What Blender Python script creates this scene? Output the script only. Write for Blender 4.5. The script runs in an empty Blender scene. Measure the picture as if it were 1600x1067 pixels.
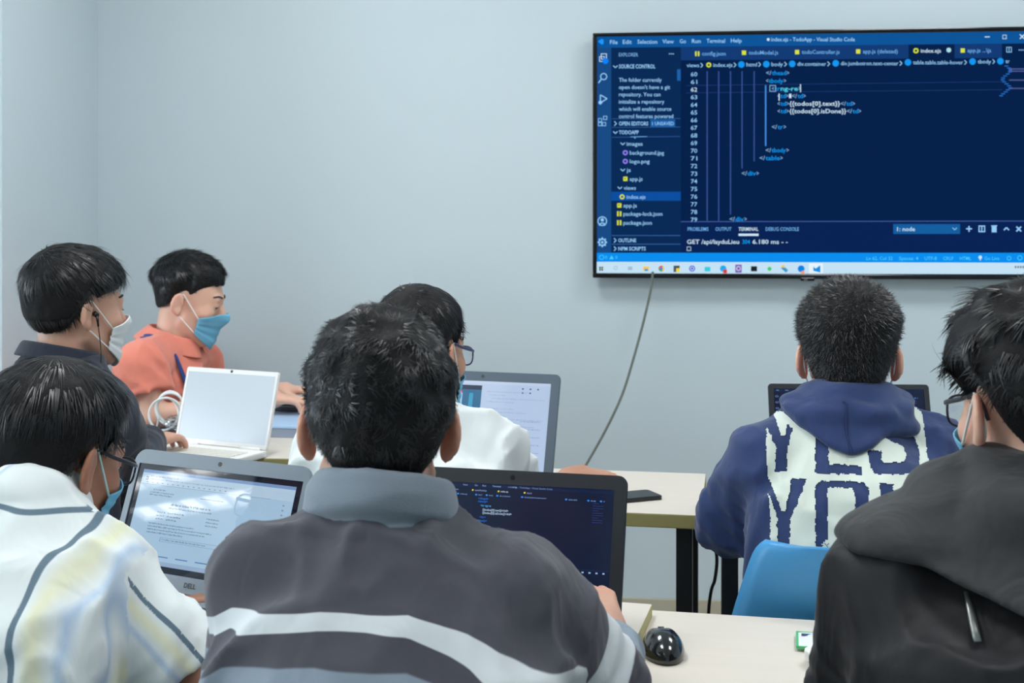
import bpy, bmesh, math, random
import numpy as np
from mathutils import Vector, Matrix
from mathutils.bvhtree import BVHTree

# ------------------------------------------------------------------ camera
scene = bpy.context.scene
col = scene.collection
FPX = 2000.0                      # focal length in pixels of the 1600 px frame
YAW = math.radians(6.1)
CAM_H = 1.337
HORIZON = 340.0
cam_data = bpy.data.cameras.new('camera')
cam = bpy.data.objects.new('camera', cam_data)
col.objects.link(cam)
cam.location = (0, 0, CAM_H)
cam.rotation_euler = (math.pi / 2, 0, YAW)
cam_data.sensor_width = 36.0
cam_data.lens = 36.0 * FPX / 1600.0
cam_data.shift_y = -(533.5 - HORIZON) / 1600.0
cam_data.clip_start = 0.05
cam_data.dof.use_dof = True
cam_data.dof.focus_distance = 2.1
cam_data.dof.aperture_fstop = 9.0
scene.camera = cam

# ------------------------------------------------------------------ view, world, lights
scene.view_settings.view_transform = 'Standard'
scene.view_settings.look = 'None'
scene.view_settings.gamma = 1.0
scene.view_settings.use_curve_mapping = False
scene.view_settings.exposure = 0.0
world = bpy.data.worlds.new('world')
scene.world = world
world.use_nodes = True
bg = world.node_tree.nodes['Background']
bg.inputs['Color'].default_value = (0.80, 0.90, 1.0, 1)
bg.inputs['Strength'].default_value = 1.6

def area_light(name, loc, rot, sx, sy, power, color):
    d = bpy.data.lights.new(name, 'AREA')
    d.shape = 'RECTANGLE'; d.size = sx; d.size_y = sy
    d.energy = power; d.color = color
    o = bpy.data.objects.new(name, d); col.objects.link(o)
    o.location = loc; o.rotation_euler = rot
    return o
# daylight outside the windows in the far left wall
area_light('window_daylight', (-7.15, 1.0, 1.70), (0, math.radians(-90), 0), 1.7, 4.6, 300.0, (0.90, 0.96, 1.0))

# ------------------------------------------------------------------ basic helpers
A3 = lambda *v: np.array(v, dtype=np.float64)
SA, CA = math.sin(YAW), math.cos(YAW)
def P(px, py, d):
    """world point seen at pixel (px, py) of the 1600x1067 frame at depth d"""
    u = (px - 800.0) / FPX; v = (HORIZON - py) / FPX
    return A3(d * (-SA + u * CA), d * (CA + u * SA), CAM_H + v * d)
def s2l(c):
    c = c / 255.0
    return c / 12.92 if c <= 0.04045 else ((c + 0.055) / 1.055) ** 2.4
def C8(r, g, b): return (s2l(r), s2l(g), s2l(b), 1.0)
rng = np.random.default_rng(7)
random.seed(7)

def tag(o, label=None, cat=None, group=None, kind=None):
    if label: o['label'] = label
    if cat: o['category'] = cat
    if group: o['group'] = group
    if kind: o['kind'] = kind
    return o
def empty(name, loc, rz=0.0, parent=None):
    o = bpy.data.objects.new(name, None); col.objects.link(o)
    o.location = tuple(loc); o.rotation_euler = (0, 0, rz); o.empty_display_size = 0.1
    if parent: o.parent = parent
    return o
def np_mesh(name, verts, faces, mats, parent=None, smooth=True, midx=None, attrs=None, loc=None):
    """one mesh object from arrays; faces is an (N,3|4) array or a list of lists"""
    me = bpy.data.meshes.new(name)
    verts = np.asarray(verts, dtype=np.float32)
    if isinstance(faces, np.ndarray):
        n, k = faces.shape
        me.vertices.add(len(verts)); me.vertices.foreach_set('co', verts.ravel())
        me.loops.add(n * k); me.loops.foreach_set('vertex_index', faces.astype(np.int32).ravel())
        me.polygons.add(n)
        me.polygons.foreach_set('loop_start', np.arange(0, n * k, k, dtype=np.int32))
        me.polygons.foreach_set('loop_total', np.full(n, k, dtype=np.int32))
    else:
        me.from_pydata([tuple(map(float, v)) for v in verts], [], [list(map(int, f)) for f in faces])
    if not isinstance(mats, (list, tuple)): mats = [mats]
    for m in mats: me.materials.append(m)
    np_ = len(me.polygons)
    if midx is not None: me.polygons.foreach_set('material_index', np.asarray(midx, dtype=np.int32))
    me.polygons.foreach_set('use_smooth', np.full(np_, bool(smooth)))
    if attrs:
        for k, a in attrs.items():
            at = me.attributes.new(k, 'FLOAT', 'POINT'); at.data.foreach_set('value', np.asarray(a, dtype=np.float32))
    me.update(calc_edges=True); me.validate()
    o = bpy.data.objects.new(name, me); col.objects.link(o)
    if parent: o.parent = parent
    if loc is not None: o.location = tuple(loc)
    return o

class MB:
    """collects boxes, tubes, lathes and quads; build() links them as one mesh"""
    def __init__(s): s.v = []; s.f = []; s.m = []; s.mi = 0
    def add(s, vs, fs, mi=None):
        b = len(s.v); s.v += [tuple(map(float, v)) for v in vs]
        s.f += [[b + i for i in f] for f in fs]; s.m += [s.mi if mi is None else mi] * len(fs); return s
    def box(s, lo, hi, bev=0.0, M=None, mi=None):
        x0, y0, z0 = lo; x1, y1, z1 = hi
        if bev <= 0:
            vs = [(x, y, z) for z in (z0, z1) for y in (y0, y1) for x in (x0, x1)]
            fs = [(0, 2, 3, 1), (4, 5, 7, 6), (0, 1, 5, 4), (2, 6, 7, 3), (0, 4, 6, 2), (1, 3, 7, 5)]
        else:
            bm = bmesh.new(); bmesh.ops.create_cube(bm, size=1.0)
            for v in bm.verts:
                v.co = Vector(((x0 + x1) / 2 + v.co.x * (x1 - x0), (y0 + y1) / 2 + v.co.y * (y1 - y0), (z0 + z1) / 2 + v.co.z * (z1 - z0)))
            bmesh.ops.bevel(bm, geom=bm.edges[:], offset=bev, segments=2, profile=0.6, affect='EDGES')
            bm.verts.index_update()
            vs = [tuple(v.co) for v in bm.verts]; fs = [[v.index for v in f.verts] for f in bm.faces]; bm.free()
        if M is not None: vs = [tuple(M @ Vector(v)) for v in vs]
        return s.add(vs, fs, mi)
    def plate(s, w, h, t, r, M=None, seg=6, mi=None, hole=None):
        """rounded rectangle in xz (centre origin) of thickness t along y; hole=(w,h,zoff) makes a frame"""
        def rr(w, h, r, dz=0.0):
            p = []
            for cx, cz, a0 in ((w/2-r, h/2-r, 0), (-w/2+r, h/2-r, 90), (-w/2+r, -h/2+r, 180), (w/2-r, -h/2+r, 270)):
                for k in range(seg + 1):
                    a = math.radians(a0 + 90 * k / seg); p.append((cx + r*math.cos(a), cz + r*math.sin(a) + dz))
            return p
        o = rr(w, h, r); n = len(o)
        if hole is None:
            vs = [(x, -t/2, z) for x, z in o] + [(x, t/2, z) for x, z in o]
            fs = [list(range(n)), list(range(2*n-1, n-1, -1))] + [(i, n+i, n+(i+1) % n, (i+1) % n) for i in range(n)]
        else:
            q = rr(hole[0], hole[1], 0.0015, hole[2])
            vs = [(x, -t/2, z) for x, z in o] + [(x, t/2, z) for x, z in o] + [(x, -t/2, z) for x, z in q] + [(x, t/2, z) for x, z in q]
            fs = []
            for i in range(n):
                j = (i+1) % n
                fs += [(i, n+i, n+j, j), (2*n+i, 2*n+j, 3*n+j, 3*n+i), (i, j, 2*n+j, 2*n+i), (n+i, 3*n+i, 3*n+j, n+j)]
        if M is not None: vs = [tuple(M @ Vector(v)) for v in vs]
        return s.add(vs, fs, mi)
    def tube(s, pts, r, n=8, cap=True, mi=None, flat=None, up=None):
        v, f = tube_geo(pts, r, n, cap, flat, up); return s.add(v, f, mi)
    def build(s, name, mats, parent=None, smooth=False, loc=None):
        return np_mesh(name, s.v, s.f, mats, parent, smooth, s.m, None, loc)

def smooth_path(pts, n):
    """Catmull-Rom resample"""
    pts = [np.asarray(p, float) for p in pts]
    if len(pts) < 3:
        return [pts[0] + (pts[-1] - pts[0]) * k / (n - 1) for k in range(n)]
    q = [2*pts[0]-pts[1]] + pts + [2*pts[-1]-pts[-2]]
    out = []
    m = len(pts) - 1
    for k in range(n):
        t = k / (n - 1) * m; i = min(int(t), m - 1); t -= i
        p0, p1, p2, p3 = q[i], q[i+1], q[i+2], q[i+3]
        out.append(0.5*((2*p1) + (-p0+p2)*t + (2*p0-5*p1+4*p2-p3)*t*t + (-p0+3*p1-3*p2+p3)*t**3))
    return out
def tube_geo(pts, r, n=8, cap=True, flat=None, up=None):
    pts = [np.asarray(p, float) for p in pts]; m = len(pts)
    rs = r if hasattr(r, '__len__') else [r] * m
    vs = []; prev = None
    for i, p in enumerate(pts):
        t = pts[min(i+1, m-1)] - pts[max(i-1, 0)]; t = t / (np.linalg.norm(t) + 1e-12)
        if up is not None: a = np.asarray(up[i] if hasattr(up[0], '__len__') else up, float)
        elif prev is not None: a = prev
        else: a = A3(0, 0, 1) if abs(t[2]) < 0.9 else A3(1, 0, 0)
        a = a - t * np.dot(a, t); a /= (np.linalg.norm(a) + 1e-12); prev = a
        b = np.cross(t, a)
        fl = 1.0 if flat is None else flat
        for k in range(n):
            w = 2 * math.pi * k / n
            vs.append(p + rs[i] * (fl * a * math.cos(w) + b * math.sin(w)))
    fs = []
    for i in range(m-1):
        for k in range(n):
            fs.append([i*n+k, i*n+(k+1) % n, (i+1)*n+(k+1) % n, (i+1)*n+k])
    if cap:
        fs.append(list(range(n-1, -1, -1))); fs.append([(m-1)*n+k for k in range(n)])
    return vs, fs

# ------------------------------------------------------------------ materials
MATS = {}
def mat(name, color, rough=0.6, metal=0.0, bump=0.0, bscale=200.0, vary=0.0, vscale=8.0, spec=0.5, emit=None, estr=1.0, sss=0.0, sheen=0.0, coat=0.0, bdist=0.002):
    if name in MATS: return MATS[name]
    m = bpy.data.materials.new(name); m.use_nodes = True; MATS[name] = m
    nt = m.node_tree; b = nt.nodes['Principled BSDF']; L = nt.links
    c = color if len(color) == 4 else (*color, 1.0)
    b.inputs['Base Color'].default_value = c
    b.inputs['Roughness'].default_value = rough; b.inputs['Metallic'].default_value = metal
    b.inputs['Specular IOR Level'].default_value = spec
    if sheen: b.inputs['Sheen Weight'].default_value = sheen
    if coat: b.inputs['Coat Weight'].default_value = coat; b.inputs['Coat Roughness'].default_value = 0.04
    if sss:
        b.inputs['Subsurface Weight'].default_value = sss
        b.inputs['Subsurface Radius'].default_value = (1.0, 0.32, 0.16); b.inputs['Subsurface Scale'].default_value = 0.016
    if emit is not None:
        b.inputs['Emission Color'].default_value = emit if len(emit) == 4 else (*emit, 1.0)
        b.inputs['Emission Strength'].default_value = estr
    if vary or bump:
        tc = nt.nodes.new('ShaderNodeTexCoord')
    if vary:
        n = nt.nodes.new('ShaderNodeTexNoise'); n.inputs['Scale'].default_value = vscale; n.inputs['Detail'].default_value = 5
        L.new(tc.outputs['Object'], n.inputs['Vector'])
        mx = nt.nodes.new('ShaderNodeMix'); mx.data_type = 'RGBA'
        mx.inputs['A'].default_value = tuple(min(1, x * (1 - vary)) for x in c[:3]) + (1,)
        mx.inputs['B'].default_value = tuple(min(1, x * (1 + vary)) for x in c[:3]) + (1,)
        L.new(n.outputs['Fac'], mx.inputs['Factor']); L.new(mx.outputs['Result'], b.inputs['Base Color'])
    if bump:
        n2 = nt.nodes.new('ShaderNodeTexNoise'); n2.inputs['Scale'].default_value = bscale; n2.inputs['Detail'].default_value = 3
        L.new(tc.outputs['Object'], n2.inputs['Vector'])
        bp = nt.nodes.new('ShaderNodeBump'); bp.inputs['Strength'].default_value = bump; bp.inputs['Distance'].default_value = bdist
        L.new(n2.outputs['Fac'], bp.inputs['Height']); L.new(bp.outputs['Normal'], b.inputs['Normal'])
    return m
def field_mat(name, base, bands, rough=0.8, bump=0.15, bscale=900, sheen=0.2, vary=0.0):
    """cloth whose colour bands follow stored garment coordinates.
    bands: list of (attribute, lo, hi, colour[, softness])"""
    m = mat(name, base, rough, bump=bump, bscale=bscale, sheen=sheen)
    nt = m.node_tree; L = nt.links; b = nt.nodes['Principled BSDF']
    cur = nt.nodes.new('ShaderNodeRGB'); cur.outputs[0].default_value = base if len(base) == 4 else (*base, 1)
    out = cur.outputs[0]
    for bd in bands:
        at, lo, hi, c = bd[:4]; soft = bd[4] if len(bd) > 4 else 0.0008
        a = nt.nodes.new('ShaderNodeAttribute'); a.attribute_name = at
        m1 = nt.nodes.new('ShaderNodeMapRange'); m1.inputs['From Min'].default_value = lo - soft; m1.inputs['From Max'].default_value = lo + soft
        m2 = nt.nodes.new('ShaderNodeMapRange'); m2.inputs['From Min'].default_value = hi + soft; m2.inputs['From Max'].default_value = hi - soft
        mu = nt.nodes.new('ShaderNodeMath'); mu.operation = 'MULTIPLY'
        L.new(a.outputs['Fac'], m1.inputs['Value']); L.new(a.outputs['Fac'], m2.inputs['Value'])
        L.new(m1.outputs['Result'], mu.inputs[0]); L.new(m2.outputs['Result'], mu.inputs[1])
        mx = nt.nodes.new('ShaderNodeMix'); mx.data_type = 'RGBA'
        L.new(mu.outputs[0], mx.inputs['Factor']); L.new(out, mx.inputs['A'])
        mx.inputs['B'].default_value = c if len(c) == 4 else (*c, 1); out = mx.outputs['Result']
    L.new(out, b.inputs['Base Color'])
    return m
def wrinkle(m, scale=(26, 26, 10), strength=0.5, dist=0.008):
    """larger creases as relief under the weave"""
    nt = m.node_tree; L = nt.links; b = nt.nodes['Principled BSDF']
    tc = nt.nodes.new('ShaderNodeTexCoord'); mp = nt.nodes.new('ShaderNodeMapping'); mp.inputs['Scale'].default_value = scale
    n = nt.nodes.new('ShaderNodeTexNoise'); n.inputs['Scale'].default_value = 1.0; n.inputs['Detail'].default_value = 2.0; n.inputs['Distortion'].default_value = 1.2
    L.new(tc.outputs['Object'], mp.inputs['Vector']); L.new(mp.outputs[0], n.inputs['Vector'])
    bp = nt.nodes.new('ShaderNodeBump'); bp.inputs['Strength'].default_value = strength; bp.inputs['Distance'].default_value = dist
    L.new(n.outputs['Fac'], bp.inputs['Height'])
    prev = b.inputs['Normal'].links[0].from_node if b.inputs['Normal'].links else None
    if prev is not None: L.new(bp.outputs['Normal'], prev.inputs['Normal'])
    else: L.new(bp.outputs['Normal'], b.inputs['Normal'])
    return m
def glass_mat(name, tint=(0.95, 0.98, 1.0), refl=0.08):
    if name in MATS: return MATS[name]
    m = bpy.data.materials.new(name); m.use_nodes = True; MATS[name] = m
    nt = m.node_tree; nt.nodes.clear()
    o = nt.nodes.new('ShaderNodeOutputMaterial'); mx = nt.nodes.new('ShaderNodeMixShader')
    t = nt.nodes.new('ShaderNodeBsdfTransparent'); g = nt.nodes.new('ShaderNodeBsdfGlossy')
    t.inputs['Color'].default_value = (*tint, 1); g.inputs['Roughness'].default_value = 0.02
    mx.inputs['Fac'].default_value = refl
    nt.links.new(t.outputs[0], mx.inputs[1]); nt.links.new(g.outputs[0], mx.inputs[2]); nt.links.new(mx.outputs[0], o.inputs['Surface'])
    return m
def screen_mat(c8, k=1.0, rough=0.14, spec=0.3):
    key = 'screen_%d_%d_%d_%d_%d' % (*c8, int(k * 100), int(rough * 100))
    return mat(key, (0.010, 0.011, 0.013) if spec > 0 else (0.001, 0.001, 0.001), rough, emit=C8(*c8), estr=k, spec=spec)

# ------------------------------------------------------------------ signed distance toolkit
def sph(p, c, r): return np.linalg.norm(p - np.asarray(c, np.float32), axis=1) - r
def ell(p, c, r):
    q = p - np.asarray(c, np.float32); r = np.asarray(r, np.float32)
    k0 = np.linalg.norm(q / r, axis=1); k1 = np.linalg.norm(q / (r * r), axis=1)
    return k0 * (k0 - 1.0) / (k1 + 1e-9)
def cone(p, a, b, r1, r2):
    a = np.asarray(a, np.float32); b = np.asarray(b, np.float32); ba = b - a
    q = p - a
    t = np.clip(q @ ba / (ba @ ba), 0, 1)
    return np.linalg.norm(q - t[:, None] * ba, axis=1) - (r1 + (r2 - r1) * t)
def conet(p, a, b):
    a = np.asarray(a, np.float32); ba = np.asarray(b, np.float32) - a
    return (p - a) @ ba / (ba @ ba)
def smin(a, b, k):
    h = np.clip(0.5 + 0.5 * (b - a) / k, 0, 1)
    return b * (1 - h) + a * h - k * h * (1 - h)
def smax(a, b, k): return -smin(-a, -b, k)
def sstep(a, b, x):
    t = np.clip((x - a) / (b - a), 0, 1); return t * t * (3 - 2 * t)
_T = rng.random((32, 32, 32)).astype(np.float32)
def vnoise(p):
    i = np.floor(p).astype(np.int32); f = (p - i).astype(np.float32); f = f * f * (3 - 2 * f)
    i &= 31; j = (i + 1) & 31
    x0, y0, z0 = i.T; x1, y1, z1 = j.T; fx, fy, fz = f.T
    a = _T[x0, y0, z0]*(1-fx) + _T[x1, y0, z0]*fx; b = _T[x0, y1, z0]*(1-fx) + _T[x1, y1, z0]*fx
    c = _T[x0, y0, z1]*(1-fx) + _T[x1, y0, z1]*fx; d = _T[x0, y1, z1]*(1-fx) + _T[x1, y1, z1]*fx
    return (a*(1-fy)+b*fy)*(1-fz) + (c*(1-fy)+d*fy)*fz
def ridge(p): return 1.0 - np.abs(2.0 * vnoise(p) - 1.0)

def mesh_sdf(f, lo, hi, h, B=8, relax=1):
    """sparse sampling of a distance field and naive surface nets; returns vertices and quads"""
    lo = np.asarray(lo, np.float32); hi = np.asarray(hi, np.float32)
    nb = np.ceil((hi - lo) / (h * B)).astype(int); n = nb * B
    g = np.stack(np.meshgrid(*[np.arange(k) for k in nb], indexing='ij'), -1).reshape(-1, 3)
    cen = (lo + (g + 0.5) * B * h - 0.5 * h).astype(np.float32)
    dc = f(cen)
    act = np.abs(dc) < B * h * 1.35
    V = np.repeat(np.repeat(np.repeat(dc.reshape(nb), B, 0), B, 1), B, 2).astype(np.float32)
    ga = g[act] * B
    loc = np.stack(np.meshgrid(*[np.arange(B)] * 3, indexing='ij'), -1).reshape(-1, 3)
    step = max(1, 400000 // B**3)
    for s in range(0, len(ga), step):
        idx = (ga[s:s+step, None, :] + loc[None]).reshape(-1, 3)
        V[idx[:, 0], idx[:, 1], idx[:, 2]] = f((lo + idx * h).astype(np.float32))
    S = V < 0
    n0, n1, n2 = n
    sl = lambda A, i, j, k: A[i:n0-1+i, j:n1-1+j, k:n2-1+k]
    cnt = np.zeros((n0-1, n1-1, n2-1), np.uint8)
    for i in (0, 1):
        for j in (0, 1):
            for k in (0, 1): cnt += sl(S, i, j, k)
    actc = (cnt > 0) & (cnt < 8)
    ci = np.argwhere(actc)
    idm = np.full(actc.shape, -1, np.int32); idm[actc] = np.arange(len(ci))
    off = np.array([(i, j, k) for i in (0, 1) for j in (0, 1) for k in (0, 1)])
    vals = np.stack([V[ci[:, 0]+o[0], ci[:, 1]+o[1], ci[:, 2]+o[2]] for o in off], 1)
    acc = np.zeros((len(ci), 3), np.float32); num = np.zeros(len(ci), np.float32)
    for a in range(8):
        for b in range(a+1, 8):
            if np.abs(off[a]-off[b]).sum() != 1: continue
            va, vb = vals[:, a], vals[:, b]; m = (va < 0) != (vb < 0)
            t = va[m] / (va[m] - vb[m])
            acc[m] += off[a] + (off[b]-off[a]) * t[:, None]; num[m] += 1
    vs = lo + h * (ci + acc / num[:, None])
    quads = []
    for ax in range(3):
        o1 = [0, 0, 0]; o1[ax] = 1
        b_, c_ = [(1, 2), (2, 0), (0, 1)][ax]
        sh = [slice(1, n0-1), slice(1, n1-1), slice(1, n2-1)]
        sa = list(sh); sb = list(sh); sa[ax] = slice(0, n[ax]-1); sb[ax] = slice(1, n[ax])
        A_, B_ = S[tuple(sa)], S[tuple(sb)]
        e = np.argwhere(A_ != B_)
        flip = A_[A_ != B_]
        base = e.copy()
        for q in range(3):
            if q != ax: base[:, q] += 1
        def cell(db, dcc):
            c = base.copy(); c[:, b_] -= db; c[:, c_] -= dcc
            return idm[c[:, 0], c[:, 1], c[:, 2]]
        q4 = np.stack([cell(1, 1), cell(0, 1), cell(0, 0), cell(1, 0)], 1)
        q4[~flip] = q4[~flip][:, ::-1]
        quads.append(q4)
    q = np.concatenate(quads); q = q[(q >= 0).all(1)]
    for _ in range(relax):
        s_ = np.zeros_like(vs); c_ = np.zeros(len(vs), np.float32)
        for a in range(4):
            i, j = q[:, a], q[:, (a+1) % 4]
            for ax in range(3):
                s_[:, ax] += np.bincount(i, vs[j, ax], len(vs)) + np.bincount(j, vs[i, ax], len(vs))
            c_ += np.bincount(i, minlength=len(vs)) + np.bincount(j, minlength=len(vs))
        vs = vs * 0.5 + 0.5 * s_ / np.maximum(c_, 1)[:, None]
    return vs, q
def sdf_grad(f, p, e=0.001):
    g = np.zeros_like(p)
    for k in range(3):
        o = np.zeros(3, np.float32); o[k] = e
        g[:, k] = (f(p + o) - f(p - o)) / (2 * e)
    return g
def project(f, pts, off, it=8):
    p = np.asarray(pts, np.float32).copy()
    for _ in range(it):
        d = f(p) - off; g = sdf_grad(f, p); p -= (0.8 * d / (np.sum(g*g, 1) + 1e-6))[:, None] * g
    return p
def rotm(yaw, pitch=0.0, roll=0.0):
    """columns: right, forward, up; yaw 0 faces +Y (counter-clockwise positive), pitch + looks up"""
    return np.array((Matrix.Rotation(math.radians(yaw), 3, 'Z') @ Matrix.Rotation(math.radians(pitch), 3, 'X') @ Matrix.Rotation(math.radians(roll), 3, 'Y')), dtype=np.float32)

# ------------------------------------------------------------------ the room
WALL_Y = 4.36; LEFT_X = -1.944; FAR_X = -6.7; RIGHT_X = 3.2; REAR_Y = -2.6; CEIL = 2.85; PIER_Y = 3.683
m_wall = mat('wall_paint', C8(202, 216, 222), 0.75, bump=0.06, bscale=300, vary=0.015, vscale=2.0)
m_ceil = mat('ceiling_paint', C8(235, 237, 236), 0.85)
m_floor = mat('floor_vinyl', C8(176, 170, 158), 0.35, vary=0.06, vscale=6)
m_base = mat('baseboard_tile', C8(186, 180, 160), 0.4, vary=0.05)
m_white = mat('white_frame', C8(238, 240, 240), 0.45)
def struct(name, mb, m, parent=None):
    o = mb.build(name, m, parent)
    if parent is None: o['kind'] = 'structure'
    return o
struct('floor', MB().box((FAR_X-.12, REAR_Y-.12, -.1), (RIGHT_X+.12, WALL_Y+.12, 0)), m_floor)
struct('ceiling', MB().box((FAR_X-.12, REAR_Y-.12, CEIL), (RIGHT_X+.12, WALL_Y+.12, CEIL+.1)), m_ceil)
struct('wall_front', MB().box((LEFT_X-.12, WALL_Y, 0), (RIGHT_X+.12, WALL_Y+.12, CEIL)), m_wall)
struct('wall_right', MB().box((RIGHT_X, REAR_Y, 0), (RIGHT_X+.12, WALL_Y, CEIL)), m_wall)
struct('wall_rear', MB().box((FAR_X-.12, REAR_Y-.12, 0), (RIGHT_X+.12, REAR_Y, CEIL)), m_wall)
struct('wall_left', MB().box((LEFT_X-.12, PIER_Y, 0), (LEFT_X, WALL_Y, CEIL)), m_wall)
struct('wall_front_left', MB().box((FAR_X, PIER_Y, 0), (LEFT_X-.12, PIER_Y+.12, CEIL)), m_wall)
WY0, WY1, WZ0, WZ1 = -1.2, 3.2, 0.95, 2.45
w = MB()
w.box((FAR_X-.12, REAR_Y, 0), (FAR_X, PIER_Y, WZ0)).box((FAR_X-.12, REAR_Y, WZ1), (FAR_X, PIER_Y, CEIL))
w.box((FAR_X-.12, REAR_Y, WZ0), (FAR_X, WY0, WZ1)).box((FAR_X-.12, WY1, WZ0), (FAR_X, PIER_Y, WZ1))
struct('wall_far_left', w, m_wall)
struct('baseboard_front', MB().box((LEFT_X+.012, WALL_Y-.012, 0), (RIGHT_X, WALL_Y, .05), .003), m_base)
struct('baseboard_left', MB().box((LEFT_X, PIER_Y, 0), (LEFT_X+.012, WALL_Y, .05), .003), m_base)
# window in the far left wall: casing, transom, mullions, panes
win = empty('window_1', (FAR_X, (WY0+WY1)/2, WZ0)); win['kind'] = 'structure'
hy = (WY1-WY0)/2; hz = WZ1-WZ0
c = MB().box((-.07, -hy-.06, -.05), (.02, -hy, hz+.06)).box((-.07, hy, -.05), (.02, hy+.06, hz+.06))
c.box((-.07, -hy, hz), (.02, hy, hz+.06)).box((-.09, -hy, -.05), (.05, hy, 0))
c.build('window_frame', m_white, win)
nm = 7
for k in range(1, nm):
    y = -hy + 2*hy*k/nm
    MB().box((-.06, y-.018, 0), (-.02, y+.018, hz)).build('mullion', m_white, win)
MB().box((-.065, -hy, .78), (-.015, hy, .84)).build('transom', m_white, win)
m_pane = glass_mat('window_glass')
for k in range(nm):
    y0 = -hy + 2*hy*k/nm + .018; y1 = -hy + 2*hy*(k+1)/nm - .018
    MB().box((-.043, y0, 0), (-.039, y1, .78)).build('pane', m_pane, win)
    MB().box((-.043, y0, .84), (-.039, y1, hz)).build('pane', m_pane, win)
# ceiling lamps over the tables: recessed LED panels
m_diff = mat('lamp_diffuser', (0.9, 0.9, 0.9), 0.5, emit=(0.95, 0.98, 1.0), estr=8.0)
LAMP_W = 10.8
spots = [(-.9, 3.1), (1.1, 3.1), (-.9, 1.5), (1.1, 1.5)]
pos_txt = ['nearest the screen on the left', 'nearest the screen on the right', 'second from the screen on the left', 'second from the screen on the right']
for k, (x, y) in enumerate(spots):
    t = tag(empty('ceiling_light', (x, y, CEIL)), 'square white ceiling light panel ' + pos_txt[k], 'light', 'ceiling light panels')
    f = MB()
    for a in ((-.31, -.31, .31, -.29), (-.31, .29, .31, .31), (-.31, -.29, -.29, .29), (.29, -.29, .31, .29)):
        f.box((a[0], a[1], -.03), (a[2], a[3], 0))
    f.build('frame', m_white, t)
    MB().box((-.29, -.29, -.02), (.29, .29, -.002)).build('diffuser', m_diff, t)
    l = area_light('ceiling_light_lamp', (0, 0, -.035), (0, 0, 0), .56, .56, LAMP_W, (0.96, 0.98, 1.0)); l.parent = t
# two long louvred lamps running across the ceiling behind the tables (they mirror in the silver laptop)
m_tube = mat('louvre_lamp_glow', (0.9, 0.9, 0.9), 0.5, emit=(0.97, 0.99, 1.0), estr=9.5)
for k, (y, wd, tx) in enumerate(((-.47, .15, "wider"), (-.17, .11, "narrower"))):
    t = tag(empty('louvre_light', (-3.65, y, CEIL)), 'long %s louvred ceiling lamp running across the room' % tx, 'light', 'louvred ceiling lamps')
    f = MB().box((-2.95, -wd/2-.012, -.05), (2.95, -wd/2, 0)).box((-2.95, wd/2, -.05), (2.95, wd/2+.012, 0)); f.build('housing', m_white, t)
    MB().box((-2.95, -wd/2, -.012), (2.95, wd/2, -.004)).build('diffuser', m_tube, t)
    for q in range(22): MB().box((-2.95+q*.265, -wd/2, -.05), (-2.95+q*.265+.012, wd/2, -.013)).build('louvre', m_white, t)

# ------------------------------------------------------------------ flat screen contents
class Display:
    """flat print on a screen: rectangles and text in a local frame, one mesh"""
    def __init__(s, O, ux, uy, nrm):
        s.O, s.ux, s.uy, s.n = [np.asarray(v, float) for v in (O, ux, uy, nrm)]
        s.v = []; s.f = []; s.m = []; s.mats = []; s.layer = 0
    def mi(s, c8, k=1.0):
        m = screen_mat(c8, k*s.gain, s.rough, s.spec)
        if m not in s.mats: s.mats.append(m)
        return s.mats.index(m)
    def pt(s, x, y, e): return s.O + s.ux*x + s.uy*y + s.n*e
    def poly(s, pts, c8, e, k=1.0):
        b = len(s.v); s.v += [s.pt(x, y, e) for x, y in pts]; s.f.append(list(range(b, b+len(pts)))); s.m.append(s.mi(c8, k))
    def rect(s, x0, y0, x1, y1, c8, e=0.0004, k=1.0): s.poly([(x0, y0), (x1, y0), (x1, y1), (x0, y1)], c8, e, k)
    def disc(s, x, y, r, c8, e=0.0006, n=14, ry=None):
        s.poly([(x+r*math.cos(2*math.pi*i/n), y+(ry or r)*math.sin(2*math.pi*i/n)) for i in range(n)], c8, e)
    def ring(s, x, y, r, w, c8, e=0.0006, n=16, a0=0, a1=360):
        for i in range(n):
            a, b = [math.radians(a0+(a1-a0)*q/n) for q in (i, i+1)]
            s.poly([(x+r*math.cos(a), y+r*math.sin(a)), (x+r*math.cos(b), y+r*math.sin(b)), (x+(r-w)*math.cos(b), y+(r-w)*math.sin(b)), (x+(r-w)*math.cos(a), y+(r-w)*math.sin(a))], c8, e)
    def line(s, x0, y0, x1, y1, w, c8, e=0.0006):
        dx, dy = x1-x0, y1-y0; L = math.hypot(dx, dy); nx, ny = -dy/L*w/2, dx/L*w/2
        s.poly([(x0+nx, y0+ny), (x1+nx, y1+ny), (x1-nx, y1-ny), (x0-nx, y0-ny)], c8, e)
    def text(s, txt, x0, y, h, c8, x1=None, e=0.0008, bold=0.0):
        """baseline at y (screen y may grow downwards through uy), cap height h, optional fit to x1"""
        vs, fs = text_geo(txt, bold)
        if not len(vs): return
        w = vs[:, 0].max()-vs[:, 0].min(); sx = h if x1 is None else (x1-x0)/w
        b = len(s.v); mn = vs[:, 0].min()
        s.v += [s.pt(x0+(a-mn)*sx, y+q*h*s.ysign, e) for a, q in vs]
        s.f += [[b+i for i in f] for f in fs]; s.m += [s.mi(c8)]*len(fs)
    ysign = -1; rough = .14; spec = .3; gain = 1.0
    def build(s, name, parent): return np_mesh(name, np.array(s.v)-np.array(parent.location)[None] if parent.rotation_euler[2] == 0 else s.v, s.f, s.mats, parent, False, s.m)
_tg = {}
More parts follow.
